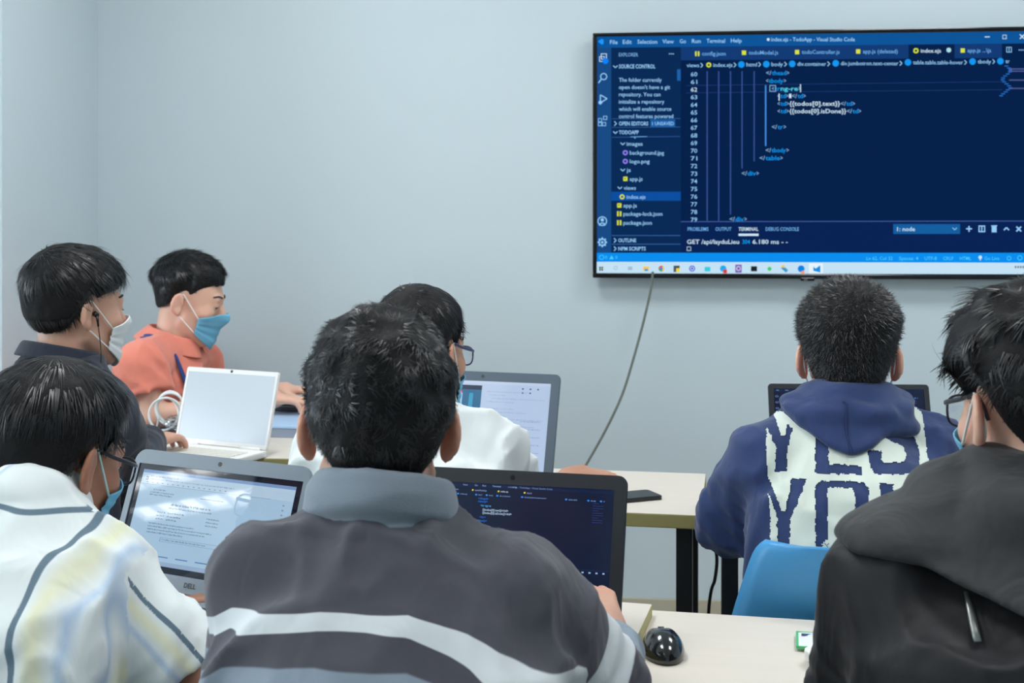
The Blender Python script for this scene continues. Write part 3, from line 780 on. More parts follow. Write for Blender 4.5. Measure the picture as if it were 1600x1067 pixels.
def draw_doc(D):
    D.rough = .03; D.spec = .6; D.gain = .85
    D.rect(-.001, -.001, 1.001, 1.001, (8, 14, 34), -.0002)
    D.O = D.O+D.ux*.035+D.uy*.055; D.ux = D.ux*.93; D.uy = D.uy*.885      # dark rim around the lit area
    D.rect(0, 0, 1, 1, (168, 200, 226), 0)
    D.rect(0, 0, 1, .035, (120, 152, 200), .0003); D.rect(0, .035, 1, .155, (182, 208, 230), .0003); D.rect(0, .955, 1, 1, (150, 176, 208), .0003)
    D.rect(.03, .075, .045, .115, (50, 70, 100), .0007); D.rect(.034, .085, .041, .105, (182, 208, 230), .0009)
    g = (112, 138, 168); dk = (46, 66, 96)
    wordline(D, .06, .075, .016, g, .25); wordline(D, .06, .105, .014, g, .62)
    for k in range(16): D.rect(.04+k*.035, .13, .050+k*.035, .14, g, .0006)
    D.rect(0, .155, .86, .158, (100, 130, 170), .0006)
    wordline(D, .10, .215, .014, dk, .18); wordline(D, .08, .245, .013, dk, .24); wordline(D, .08, .272, .016, dk, .23)
    wordline(D, .42, .252, .013, dk, .57)
    wordline(D, .24, .36, .024, dk, .50); wordline(D, .23, .395, .017, dk, .51)
    for k in range(3):
        wordline(D, .16, .45+k*.036, .017, dk, .21); wordline(D, .23, .45+k*.036, .017, dk, .23+[.11, .09, .07][k]); wordline(D, .49, .455+k*.036, .015, dk, .57)
    for k, b in enumerate((.42, .54, .50, .36)): wordline(D, .12, .575+k*.032, .014, dk, b)
    for q in ((.22, .705, .66, .707), (.22, .745, .66, .747), (.22, .705, .222, .747), (.658, .705, .66, .747)): D.rect(*q, (60, 96, 150), .0006)
    wordline(D, .23, .732, .014, dk, .52)
    for k in range(4): D.rect(.22+k*.13, .90, .30+k*.13, .912, (90, 130, 185), .0006)
    D.disc(.945, .42, .008, (30, 110, 220), .0006, 10, .012)
    for k in range(4): D.rect(.94, .2+k*.05, .952, .215+k*.05, (130, 150, 185), .0006)
def draw_web(D):
    D.rect(0, 0, 1, 1, (178, 198, 226), 0); D.rect(0, 0, 1, .03, (190, 206, 230), .0003)
    D.rect(0, .05, .50, .62, (8, 96, 140), .0004); D.rect(0, .05, .50, .10, (12, 34, 70), .0006)
    D.rect(.04, .14, .36, .44, (150, 196, 226), .0006); D.rect(.08, .20, .32, .24, (220, 170, 190), .0007); D.disc(.34, .13, .016, (230, 90, 130), .0008, 10, .022); D.disc(.22, .14, .012, (225, 120, 150), .0008, 10, .016)
    D.rect(.14, .30, .34, .40, (200, 226, 240), .0007); D.rect(.46, .40, .49, .55, (110, 220, 120), .0007); D.rect(.41, .14, .44, .5, (40, 150, 190), .0007)
    for k in range(5): D.disc(.80+(k % 3)*.055, .07+(k//3)*.045, .007, (70, 90, 130), .0006, 8, .010)
    for k in range(22):
        y = .12+k*.038; a = .54+.02*(k % 3); L = [.30, .12, .38, .2, .34, .16][k % 6]
        if k % 5 != 4: wordline(D, a, y, .012, (138, 158, 196), a+L, k)
    for k in range(6): wordline(D, .80, .44+k*.085, .012, (110, 130, 175), .95, k)
def draw_white(D):
    D.rect(0, 0, 1, 1, (200, 216, 229), 0)
m_lap_black = mat('laptop_black', C8(26, 32, 40), 0.45, bump=0.05, bscale=1500)
m_lap_silver = mat('laptop_silver', C8(128, 140, 150), 0.4)
m_lap_grey = mat('laptop_grey', C8(92, 106, 120), 0.45)
m_lap_white = mat('laptop_white', C8(238, 238, 236), 0.35)
m_key_d = mat('key_dark', C8(30, 33, 38), 0.5); m_key_w = mat('key_white', C8(226, 224, 214), 0.5)
def on_table(px, d, z):       # floor-plan point at pixel column px and depth d, set at height z
    q = P(px, 500, d); return A3(q[0], q[1], z)
KZ = .72
laptop(on_table(783, 1.871, KZ), -7.9, .350, .24, .228, 19.5, 'black laptop with dark code editor in front of the striped grey jacket', m_lap_black, m_lap_black, None, m_key_d, draw_code, corner=.014, chin=.034, topb=.022, side=.019)
laptop(on_table(298, 2.03, KZ), -21.3, .365, .25, .220, 20.5, 'silver laptop with rounded lid showing a white text document', m_lap_silver, m_lap_silver, None, m_key_d, draw_doc, logo='DELL', corner=.022, chin=.026, topb=.024, side=.012)
laptop(on_table(344, 3.36, KZ), -20.0, .302, .205, .202, 15, 'slim white laptop with a blank pale screen on the left desk', m_lap_white, m_lap_white, None, m_key_w, draw_white, corner=.006, chin=.012, topb=.012, side=.007)
laptop(on_table(738, 2.86, KZ), -12.0, .366, .24, .258, 17.5, 'grey laptop showing a web page beside the person in white', m_lap_grey, m_lap_grey, None, m_key_d, draw_web, corner=.012, chin=.034, topb=.022, side=.020)
laptop(on_table(1335, 2.87, KZ), 3.0, .364, .24, .228, 18.0, 'black laptop with dark screen beyond the printed navy hoodie', m_lap_black, m_lap_black, None, m_key_d, draw_code, corner=.008, chin=.02, topb=.012, side=.012)

# ------------------------------------------------------------------ people
SKIN = {}
def skin_mat(key, c8):
    return mat('skin_'+key, C8(*c8), 0.5, sss=0.5, bump=0.05, bscale=700, vary=0.05, vscale=25)
m_hair = mat('black_hair', (0.0070, 0.0070, 0.008), 0.65, spec=0.2, bump=0.3, bscale=260, bdist=0.003)
m_strand = mat('black_hair_strand', (0.011, 0.011, 0.013), 0.36, spec=0.5)
m_brow = mat('eyebrow_hair', (0.012, 0.010, 0.010), 0.6)
m_eye = mat('eye_white', C8(225, 222, 216), 0.2)
m_iris = mat('eye_iris', C8(30, 20, 15), 0.15)
m_mask_b = mat('mask_blue', C8(112, 182, 214), 0.85, bump=0.08, bscale=600)
m_mask_w = mat('mask_white', C8(226, 232, 234), 0.85, bump=0.08, bscale=600)
m_strap = mat('mask_strap', C8(232, 238, 238), 0.8)
m_strap_b = mat('mask_strap_mint', C8(176, 214, 208), 0.8)
m_lens = glass_mat('spectacle_lens', (0.93, 0.96, 1.0), 0.10)
m_frame_d = mat('spectacle_frame_dark', C8(24, 26, 34), 0.3)
m_frame_b = mat('spectacle_frame_blue', C8(48, 52, 96), 0.3)
m_trouser = mat('dark_trousers', C8(38, 42, 54), 0.85, bump=0.1, bscale=900)
m_shoe = mat('dark_shoes', C8(30, 30, 32), 0.6)

def head_local(q, ears=True, soft=False):
    d = ell(q, (0, -.012, .046), (.0745, .094, .083))
    d = smin(d, ell(q, (0, .030, -.008), (.063, .064, .090)), .03)
    d = smin(d, ell(q, (0, .050, -.078), (.040, .042, .038)), .03)
    for s in (-1, 1):
        d = smin(d, ell(q, (s*.042, .058, -.018), (.022, .026, .022)), .02)
        d = smin(d, cone(q, (s*.056, .004, -.052), (s*.022, .070, -.100), .012, .012), .03)
    if soft: return d
    d = smin(d, cone(q, (-.034, .083, .030), (.034, .083, .030), .010, .010), .015)
    for s in (-1, 1): d = smax(d, -sph(q, (s*.031, .113, .010), .021), .010)
    d = smin(d, cone(q, (0, .088, .022), (0, .110, -.022), .007, .0115), .010)
    for s in (-1, 1):
        d = smin(d, sph(q, (s*.012, .098, -.026), .0085), .006)
        lid = smax(sph(q, (s*.031, .0805, .011), .0136), .006-q[:, 2]+0*d, .002)
        d = smin(d, lid, .003)
    d = smin(d, cone(q, (-.019, .086, -.056), (.019, .086, -.056), .0065, .0065), .006)
    d = smin(d, cone(q, (-.016, .086, -.066), (.016, .086, -.066), .0070, .0070), .006)
    if ears:
        for s in (-1, 1):
            d = smin(d, ear_local(q, s), .005)
    return d
def ear_local(q, s):
    a = math.radians(28)
    ey = A3(s*math.sin(a), -math.cos(a), 0); en = A3(s*math.cos(a), math.sin(a), 0); ez = A3(0, -.17, .985)
    c0 = A3(s*.0745, -.004, -.002)
    r = q - c0.astype(np.float32)
    u = r @ ey.astype(np.float32); v = r @ ez.astype(np.float32); w = r @ en.astype(np.float32)
    l = np.stack([w, u, v], 1)
    wid = .0195
    e = ell(l, (.004, .015, .004), (.0075, wid, .0315))
    e = smin(e, ell(l, (.003, .006, -.022), (.0065, .0105, .013)), .006)
    e = smax(e, -ell(l, (.011, .012, -.001), (.0062, .0105, .017)), .003)
    e = smax(e, -ell(l, (.0125, .014, .016), (.006, .0115, .0105)), .003)
    return e
HAIRLINE_Y = [-.12, -.075, -.052, -.034, -.018, -.004, .006, .016, .024, .040, .060, .085]
HAIRLINE_Z = [-.062, -.064, -.050, -.018, .022, .036, .030, .008, .030, .050, .066, .082]
def hair_terms(q, st):
    """distance to the scalp and height above the hairline"""
    cr = smin(ell(q, (0, -.012, .046), (.0745, .094, .083)), ell(q, (0, -.035, -.01), (.060, .058, .072)), .03)
    zl = np.interp(q[:, 1], HAIRLINE_Y, np.asarray(st.get('zl', HAIRLINE_Z)) + st.get('lift', 0.0))
    return cr, q[:, 2] - zl.astype(np.float32)
def hair_sdf(q, st):
    cr, hz = hair_terms(q, st)
    top = sstep(-.01, .09, q[:, 2])
    t = (st['side'] + (st['top'] - st['side']) * top) * sstep(-.005, st.get('fade', .05), hz) + .0015
    if 'front' in st: t = t + st['front'] * sstep(.03, .10, q[:, 1]) * sstep(.02, .07, q[:, 2])
    if 'bulk' in st:
        for c, r, a in st['bulk']: t = t + a*np.exp(-np.sum((q-np.asarray(c, np.float32))**2, 1)/(r*r)) * sstep(-.005, .03, hz)
    n = vnoise(q * st.get('nf', 38) + 5.0) - .5; n2 = ridge(q * A3(70, 70, 26).astype(np.float32) + 9.0) - .5
    t = t * (1 + st.get('rough', .5) * n + .18 * n2)
    return smax(cr - t, -hz - .002 + .010*(vnoise(q*160)-.5), .006)

def strands(vs, quads, q_to_world, st, n, width):
    """tapered hair ribbons growing over the cap (arrays in head space)"""
    a, b, c, d = [vs[quads[:, i]] for i in range(4)]
    nr = np.cross(c-a, d-b); ar = np.linalg.norm(nr, axis=1); nr /= ar[:, None]+1e-12
    cen = (a+b+c+d)/4
    cr, hz = hair_terms(cen.astype(np.float32), st)
    wgt = ar * (cr > .0012) * (np.sum(nr*(cen-A3(0, -.012, .03)), 1) > 0) * (hz > st.get('strand_min', -.004))
    r2 = np.random.default_rng(st.get('seed', 3))
    idx = r2.choice(len(cen), n, p=wgt/wgt.sum())
    w = r2.random((n, 4)); w /= w.sum(1, keepdims=True)
    root = (a[idx]*w[:, :1]+b[idx]*w[:, 1:2]+c[idx]*w[:, 2:3]+d[idx]*w[:, 3:])
    nn = nr[idx]; hzr = hz[idx]
    wh = np.asarray(st.get('whorl', (.012, -.070, .112)))
    flow = root - wh
    flow /= np.linalg.norm(flow, axis=1)[:, None]+1e-9
    flow = flow + np.asarray(st.get('comb', (0, 0, -.35)))
    sw = (np.stack([vnoise((root*st.get('wave', 45)+k*7).astype(np.float32)) for k in range(3)], 1)-.5)*st.get('curl', .8)
    flow = flow + sw + r2.normal(0, st.get('mess', .16), (n, 3))
    flow -= nn*np.sum(flow*nn, 1)[:, None]; flow /= np.linalg.norm(flow, axis=1)[:, None]+1e-9
    L = st['len']*(.55+.6*r2.random(n))*(.30+.70*sstep(0, .05, hzr))
    lift = st.get('raise', .25)*(.4+.8*r2.random(n))
    side = np.cross(flow, nn)
    K = 5; P_ = []
    for k in range(K):
        s = k/(K-1); l = (L*s)[:, None]
        p = root - nn*.002 + flow*l + nn*(l*lift[:, None]) - nn*(l*l/(2*.085))*st.get('drop', 1.0)
        wd = (width*(1-.85*s*s))*(.7+.6*r2.random(n))
        P_.append((p-side*wd[:, None], p+side*wd[:, None]))
    V = np.stack([x for pr in P_ for x in pr], 1).reshape(-1, 3)
    base = (np.arange(n)*2*K)[:, None]
    F = np.concatenate([base+np.array([[2*k, 2*k+1, 2*k+3, 2*k+2]]) for k in range(K-1)])
    return V, F

def hand_sdf(p, W, fdir, up, side, curl=(15, 30, 25), spread=1.0, scale=1.0):
    W = np.asarray(W, np.float32)
    out = np.linalg.norm(p - W, axis=1) - .12
    m = out < .13
    if not m.any(): return np.maximum(out, .02)
    f = np.asarray(fdir, float); f /= np.linalg.norm(f); u = np.asarray(up, float); u -= f*np.dot(u, f); u /= np.linalg.norm(u)
    r = np.cross(f, u); th = -r*side
    q = p[m]; S = scale
    d = cone(q, W - f.astype(np.float32)*.01, W + (f*.03*S).astype(np.float32), .026*S, .028*S)
    offs = [.030, .010, -.011, -.030]; lens = [.070, .078, .072, .056]; kn = [.086, .090, .086, .078]
    fing = None
    for o, L, k in zip(offs, lens, kn):
        K0 = W + f*k*S + th*o*S*spread*.95
        d = smin(d, cone(q, W + f*.022*S + th*o*.6*S, K0 - u*.002, .0145*S, .0105*S), .012)
        a = 0.0; pt = K0; fd = f + th*o*1.2*spread; fd /= np.linalg.norm(fd)
        rr = [.0098, .0088, .0080, .0066]
        g = None
        for s, (fr, cu) in enumerate(zip((.46, .30, .24), curl)):
            a += math.radians(cu); dv = fd*math.cos(a) - u*math.sin(a)
            nx = pt + dv*L*fr*S
            c_ = cone(q, pt, nx, rr[s]*S, rr[s+1]*S); g = c_ if g is None else np.minimum(g, c_); pt = nx
        d = smin(d, g, .004)
    t0 = W + f*.028*S + th*.022*S; t1 = W + f*.058*S + th*.048*S - u*.012*S; t2 = W + f*.086*S + th*.052*S - u*.020*S; t3 = W + f*.108*S + th*.046*S - u*.026*S
    g = np.minimum(np.minimum(cone(q, t0, t1, .015*S, .0115*S), cone(q, t1, t2, .0112*S, .0098*S)), cone(q, t2, t3, .0098*S, .0075*S))
    d = smin(d, g, .006)
    o2 = out.copy(); o2[~m] = np.maximum(out[~m], .02); o2[m] = d
    return o2

class Loft:
    """torso: elliptical sections along a bent spine"""
    T = [0, .12, .30, .50, .66, .78, .87, .94, 1.0]
    RX = [.165, .165, .152, .154, .162, .162, .138, .096, .064]
    RY = [.118, .124, .118, .118, .122, .116, .098, .080, .064]
    def __init__(s, spine, yaw, sx=1.0, sy=1.0, T=None, RX=None, RY=None):
        s.sp = np.asarray(spine, np.float32); s.z0, s.z1 = s.sp[0, 2], s.sp[-1, 2]
        s.R = rotm(yaw); s.sx, s.sy = sx, sy
        s.T = T or Loft.T; s.RX = RX or Loft.RX; s.RY = RY or Loft.RY
    def local(s, p):
        t = (p[:, 2]-s.z0)/(s.z1-s.z0)
        cx = np.interp(p[:, 2], s.sp[:, 2], s.sp[:, 0]); cy = np.interp(p[:, 2], s.sp[:, 2], s.sp[:, 1])
        dx = p[:, 0]-cx; dy = p[:, 1]-cy
        return dx*s.R[0, 0]+dy*s.R[1, 0], dx*s.R[0, 1]+dy*s.R[1, 1], t
    def __call__(s, p, grow=0.0):
        x, y, t = s.local(p)
        rx = np.interp(t, s.T, s.RX)*s.sx+grow; ry = np.interp(t, s.T, s.RY)*s.sy+grow
        k = (np.abs(x/rx)**2.4+np.abs(y/ry)**2.4)**(1/2.4)
        d = (k-1)*np.minimum(rx, ry)
        return smax(smax(d, p[:, 2]-s.z1-grow, .03), s.z0-grow-p[:, 2], .03).astype(np.float32)

class Person:
    def __init__(s, label, head, yaw, pitch, roll, neck, shR, shL, elR, wrR, elL, wrL, pelvis, body_yaw, skin, hs=1.0, sx=1.0, sy=1.0, mid=None, hands=None, h=.0045, legs=True, handR=None, handL=None, fat=1.0):
        s.base = A3(pelvis[0], pelvis[1], 0); s.root = tag(empty('person', s.base), label, 'person')
        L = lambda v: (np.asarray(v, float) - s.base).astype(np.float32)
        s.H = L(head); s.Rm = rotm(yaw, pitch, roll); s.hs = hs; s.N = L(neck)
        s.sh = {1: L(shR), -1: L(shL)}; s.el = {1: L(elR), -1: L(elL)}; s.wr = {1: L(wrR), -1: L(wrL)}
        s.pel = L(pelvis); s.by = body_yaw; s.skin = skin; s.h = h; s.fat = fat
        midp = L(mid) if mid is not None else (s.pel*.5+s.N*.5 - rotm(body_yaw)[:, 1]*.03)
        zs = [s.pel[2]-.06, s.pel[2]+.02, midp[2], s.N[2]]
        sp = [A3(s.pel[0], s.pel[1], zs[0]), A3(s.pel[0], s.pel[1], zs[1]), midp, s.N]
        s.spine = np.array(sp, np.float32)
        # smoother spine
        s.spine = np.array(smooth_path([np.asarray(v, float) for v in s.spine], 14), np.float32)
        s.spine = s.spine[np.argsort(s.spine[:, 2])]
        s.loft = Loft(s.spine, body_yaw, sx, sy)
        s.hand_par = {1: handR or {}, -1: handL or {}}
        s.legs = legs
    def W(s, q): return (np.asarray(q, np.float32)*s.hs) @ s.Rm.T + s.H          # head space to person space
    def Q(s, p): return ((p - s.H) @ s.Rm)/s.hs
    def arm_d(s, p, side, g0, g1, g2, upto=2.0):
        """sleeve or arm: radii at shoulder, elbow, wrist"""
        S, E, Wr = s.sh[side], s.el[side], s.wr[side]
        if upto <= 1.0:      # short sleeve with a flat hem
            ax = (E-S)/np.linalg.norm(E-S); end = S+(E-S)*upto
            return smax(cone(p, S, E, g0, g1), (p-end) @ ax.astype(np.float32), .006)
        d = cone(p, S, E, g0, g1)
        k = upto-1.0
        return smin(d, cone(p, E, E+(Wr-E)*k, g1, g1+(g2-g1)*k), .02)
    def body_sdf(s, p):
        d = s.loft(p, -.016)
        R = s.Rm
        nk = s.H + R @ A3(0, -.028, -.045).astype(np.float32)*s.hs
        for sd in (1, -1):
            d = smin(d, cone(p, s.N*.75+s.sh[sd]*.25, s.sh[sd], .035, .040), .03)
            d = smin(d, s.arm_d(p, sd, .044*s.fat, .036*s.fat, .0265), .02)
        low = s.N - A3(0, 0, .03).astype(np.float32)
        d = smin(d, cone(p, nk, low, .053*s.hs, .060*s.hs), .02)
        r = np.linalg.norm(p-s.H, axis=1); m = r < .22
        if m.any():
            dh = r-.17; dh[~m] = np.maximum(dh[~m], .03)
            dh[m] = head_local(s.Q(p[m]).astype(np.float32))*s.hs
            d = np.where(m, smin(d, dh, .02), np.minimum(d, dh))
        for sd in (1, -1):
            hp = dict(s.hand_par[sd]); f = hp.pop('dir', s.wr[sd]-s.el[sd]); up = hp.pop('up', (0, 0, 1))
            d = np.minimum(d, np.maximum(smin(d, hand_sdf(p, s.wr[sd], f, up, sd, **hp), .008), -1))
        if s.legs:
            F = rotm(s.by)
            for sd in (1, -1):
                hip = s.pel+F @ A3(sd*.085, .02, -.0).astype(np.float32); kn = s.knee(sd); an = s.ankle(sd)
                d = smin(d, cone(p, hip, kn, .065, .045), .02); d = smin(d, cone(p, kn, an, .045, .032), .01)
        return d
    def knee(s, sd): return s.pel+rotm(s.by) @ A3(sd*.11, .40, .005).astype(np.float32)
    def ankle(s, sd):
        k = s.knee(sd)+rotm(s.by) @ A3(0, -.06, 0).astype(np.float32); k[2] = .09; return k
    def bounds(s, pts, m): 
        a = np.array(pts); return a.min(0)-m, a.max(0)+m
    def build_body(s):
        pts = [s.H, s.N, s.pel, *s.sh.values(), *s.el.values(), *s.wr.values()]
        if s.legs: pts += [s.knee(1), s.knee(-1), s.ankle(1), s.ankle(-1)]
        lo, hi = s.bounds(pts, .20); lo[2] = min(lo[2], s.pel[2]-.15)
        if s.legs: lo[2] = .03
        vs, q = mesh_sdf(s.body_sdf, lo, hi, s.h)
        s.body = np_mesh('body', vs, q, s.skin, s.root)
        return s.body
    # ---- clothing
    def cloth_sdf(s, p, g=.0, upto=2.0, rs=(.060, .050, .040), fold=.006, ff=(16, 16, 7), seed=0.0, low=None, trap=.045, wrink=.004):
        d = s.loft(p, g)
        for sd in (1, -1):
            d = smin(d, cone(p, s.N*.7+s.sh[sd]*.3, s.sh[sd], trap+g, rs[0]-.004), .04)
            d = smin(d, s.arm_d(p, sd, *rs, upto=upto), .025)
        m = np.abs(d) < .04
        if m.any() and fold:
            q = p[m]
            w_ = np.stack([vnoise(q*6+k*9+seed) for k in range(3)], 1)*.10; qq = (q+w_)*np.asarray(ff, np.float32)
            n = fold*(ridge(qq+seed)**2*1.5-.55) + fold*.6*(ridge(qq*1.9+seed+3)**2*1.4-.5)
            for sd in (1, -1):       # compressed folds at the elbow
                e = np.linalg.norm(q-s.el[sd], axis=1); a = s.el[sd]-s.sh[sd]; a = a/np.linalg.norm(a)
                n += wrink*np.exp(-(e/.09)**2)*np.sin((q @ a.astype(np.float32))*210+6*vnoise(q*14))
            d[m] -= n
        if low is not None: d = smax(d, low-p[:, 2], .01)
        return d
    def build_cloth(s, name, material, f, h=.006, attrs=None, label=None, cut=None, pts=None, mg=.16, relax=1):
        P0 = pts or [s.N, s.pel, *s.sh.values(), *s.el.values(), *s.wr.values()]
        lo, hi = s.bounds(P0, mg); lo[2] = max(lo[2], .30)
        vs, q = mesh_sdf(f, lo, hi, h, relax=relax)
        if cut is not None:
            k = cut(vs); q = q[~k[q].all(1)]
        at = attrs(vs) if attrs else None
        o = np_mesh(name, vs, q, material, s.root, True, None, at)
        if label: o['label'] = label
        return o
    def trousers(s, material=None):
        F = rotm(s.by)
        def f(p):
            d = cone(p, s.pel+F @ A3(-.06, 0, 0).astype(np.float32), s.pel+F @ A3(.06, 0, 0).astype(np.float32), .118, .118)
            for sd in (1, -1):
                hip = s.pel+F @ A3(sd*.085, .02, 0).astype(np.float32)
                d = smin(d, cone(p, hip, s.knee(sd), .085, .066), .03); d = smin(d, cone(p, s.knee(sd), s.ankle(sd), .064, .052), .015)
            d = smax(d, .445-p[:, 2]-10*(np.linalg.norm((p-s.pel)[:, :2], axis=1) > .30), .01)
            return smax(d, .07-p[:, 2], .004)
        lo, hi = s.bounds([s.pel, s.knee(1), s.knee(-1), s.ankle(1), s.ankle(-1)], .15); lo[2] = .05
        vs, q = mesh_sdf(f, lo, hi, .012)
        np_mesh('trousers', vs, q, material or m_trouser, s.root)
        for sd in (1, -1):
            a = s.ankle(sd); fw = F[:, 1]
            def g(p):
                d = cone(p, a*[1, 1, 0]+A3(0, 0, .045)-fw*.03, a*[1, 1, 0]+A3(0, 0, .035)+fw*.15, .042, .034); d = smin(d, cone(p, a, a-A3(0, 0, .03), .045, .045), .02)
                return smax(d, .003-p[:, 2], .004)
            lo, hi = s.bounds([a-fw*.05, a+fw*.18], .07); lo[2] = -.01
            vs, q = mesh_sdf(g, lo, hi, .008); np_mesh('shoe', vs, q, m_shoe, s.root)
    # ---- head
    def hair(s, st, n=5000, width=.0007, h=.004):
        f = lambda q: hair_sdf(q, st)
        vs, q = mesh_sdf(f, (-.14, -.17, -.10), (.14, .16, .20), h)
        V, F = strands(vs.astype(np.float64), q, None, st, n, width)
        allv = np.concatenate([vs, V]); allf = np.concatenate([q, F+len(vs)])
        return np_mesh('hair', s.W(allv), allf, [m_hair, m_strand], s.root, True, np.concatenate([np.zeros(len(q)), np.ones(len(F))]))
    def face(s):
        fl = lambda q: head_local(q, False)
        for sd in (1, -1):
            e = empty_mesh_eye(s, sd)
            pts = project(fl, [(sd*(.013+.042*k/8), .095-.016*(k/8)**2, .036+.007*math.sin(k/8*2.4)-.002*k/8) for k in range(9)], .0006)
            v, f = tube_geo([s.W(p) for p in pts], [.0034*s.hs*(1-.5*abs(k/8-.3)) for k in range(9)], 6)
            np_mesh('eyebrow', v, f, m_brow, s.root)
            pts = project(fl, [(sd*(.020+.022*k/6), .095, .0068+.003*math.sin(k/6*3.1)-.001*(k/6)) for k in range(7)], .0006)
            v, f = tube_geo([s.W(p) for p in pts], .0009*s.hs, 5); np_mesh('eyelash', v, f, m_brow, s.root)
    def mask(s, material, strap, low=0.0, fil=None, wid=60, out=.004):
        """pleated surgical mask with ear loops; low > 0 pulls it down to the chin"""
        fl = lambda q: head_local(q, False, True) if low else head_local(q, False)
        nu, nv = 31, 21; ph = np.radians(np.linspace(-wid, wid, nu)); v = np.linspace(0, 1, nv)
        PH, Vv = np.meshgrid(ph, v)
        a = np.abs(PH)/ph[-1]
        zt = -.006-.024*a**1.6-low; zb = -.122+.044*a**1.4-low*.55
        Z = zt*(1-Vv)+zb*Vv
        r = np.full(Z.shape, .17)
        for _ in range(30):
            q = np.stack([np.sin(PH)*r, .012+np.cos(PH)*r, Z], -1).reshape(-1, 3).astype(np.float32)
            r -= (fl(q).reshape(Z.shape)-out)*.8; r = np.maximum(r, .02)
        for _ in range(60):
            av = r.copy(); av[1:-1] = (r[:-2]+r[2:])/2; av[:, 1:-1] = .5*av[:, 1:-1]+.25*(r[:, :-2]+r[:, 2:]); r = np.maximum(r, av)
        r = r+.0014*np.sin(Vv*math.pi*8)*(Vv > .2)*(Vv < .85)
        pts = np.stack([np.sin(PH)*r, .012+np.cos(PH)*r, Z], -1).reshape(-1, 3)
        fs = np.array([[i*nu+k, i*nu+k+1, (i+1)*nu+k+1, (i+1)*nu+k] for i in range(nv-1) for k in range(nu-1)])
        o = np_mesh('face_mask', s.W(pts), fs, material, s.root); md = o.modifiers.new('cloth', 'SOLIDIFY'); md.thickness = .0018; md.offset = 1
        fe = lambda q: head_local(q, False)
        G = pts.reshape(nv, nu, 3)
        for sd, k in ((1, nu-1), (-1, 0)):
            top, bot = G[1, k], G[-2, k]
            ear_t = A3(sd*.0800, -.003, .029); ear_b = A3(sd*.0780, -.010, -.030); back = A3(sd*.0815, -.022, .004)
            path = smooth_path([top, top*.5+ear_t*.5, ear_t], 10)+smooth_path([ear_t, A3(sd*.0790, -.016, .022), back, A3(sd*.079, -.020, -.016), ear_b], 12)[1:]+smooth_path([ear_b, ear_b*.5+bot*.5, bot], 10)[1:]
            path = np.array(path); pr = project(fe, path, .0016); d = fe(path.astype(np.float32)); 
            path = np.where((d < .0016)[:, None], pr, path)
            vv, ff = tube_geo([s.W(p) for p in path], .0016*s.hs, 6); np_mesh('ear_loop', vv, ff, strap, o)
        return o
    def glasses(s, frame, tilt=0.0, dy=0.0, dz=0.0):
        g = MB(); L = MB()
        for sd in (1, -1):
            cx, cz, y = sd*.033, .004+dz, .109+dy
            ring = []
            for k in range(24):
                a = 2*math.pi*k/24; ca, sa = math.cos(a), math.sin(a)
                ring.append(A3(cx+.025*np.sign(ca)*abs(ca)**.7, y-.008*(abs(cx+.025*ca)/.058)**2, cz+.019*np.sign(sa)*abs(sa)**.7))
            ring.append(ring[0]); g.tube([s.W(p) for p in ring], .0016*s.hs, 6)
            L.add([s.W(p) for p in ring[:-1]], [list(range(24))])
            tp = smooth_path([A3(sd*.059, y-.008, cz+.010), A3(sd*.070, .080, .016+dz), A3(sd*.077, .03, .022), A3(sd*.0795, -.002, .028), A3(sd*.080, -.018, .018), A3(sd*.078, -.026, .0)], 22)
            g.tube([s.W(p) for p in tp], .0019*s.hs, 6, flat=1.6)
        g.tube([s.W(p) for p in smooth_path([A3(-.009, .110+dy, .008+dz), A3(0, .113+dy, .011+dz), A3(.009, .110+dy, .008+dz)], 7)], .0016*s.hs, 6)
        o = g.build('glasses', frame, s.root, True); L.build('lens', m_lens, o, True)
        return o
def empty_mesh_eye(s, sd):
    vs = []; fs = []; n, m = 10, 16; c = A3(sd*.031, .0805, .011); r = .0122
    for i in range(n+1):
        a = math.pi*i/n
        for k in range(m):
            b = 2*math.pi*k/m; vs.append(c+r*A3(math.sin(a)*math.cos(b), math.cos(a), math.sin(a)*math.sin(b)))
    for i in range(n):
        for k in range(m): fs.append([i*m+k, i*m+(k+1) % m, (i+1)*m+(k+1) % m, (i+1)*m+k])
    mi = [1 if i < 3 else 0 for i in range(n) for k in range(m)]
    return np_mesh('eye', [s.W(v) for v in vs], fs, [m_eye, m_iris], s.root, True, mi)
def ring_collar(name, material, C, R, rx, ry, h0, h1, th, parent, flare=0.0, open_front=0.0, fold=0.0, n=64, label=None, zfun=None):
    """standing or folded collar: a thick band around the neck. C centre, R = rotation (right, forward, up)"""
    prof = [(0, 0), (.5, 0), (1, 0)]
    vs = []; m = 9
    for k in range(n+1):
        a = math.pi/2+math.radians(open_front)+(2*math.pi-2*math.radians(open_front))*k/n
        ca, sa = math.cos(a), math.sin(a)
        for i in range(m):
            t = i/(m-1)
            if fold:     # up the inside, over the top, down the outside
                if t < .45: hgt = h0+(h1-h0)*t/.45; off = 0
                elif t < .6: hgt = h1; off = th*2.2*(t-.45)/.15
                else: hgt = h1-(fold)*(t-.6)/.4; off = th*2.2+flare*(t-.6)/.4
            else: hgt = h0+(h1-h0)*t; off = flare*t
            z = hgt+(zfun(a) if zfun else 0.0)*(.3+.7*t)
            vs.append(C+R @ A3((rx+off)*ca, (ry+off)*sa, z))
    fs = np.array([[k*m+i, (k+1)*m+i, (k+1)*m+i+1, k*m+i+1] for k in range(n) for i in range(m-1)])
    o = np_mesh(name, np.array(vs), fs, material, parent)
    md = o.modifiers.new('thickness', 'SOLIDIFY'); md.thickness = th; md.offset = 0
    sb = o.modifiers.new('smooth', 'SUBSURF'); sb.levels = 1; sb.render_levels = 1
    if label: o['label'] = label
    return o
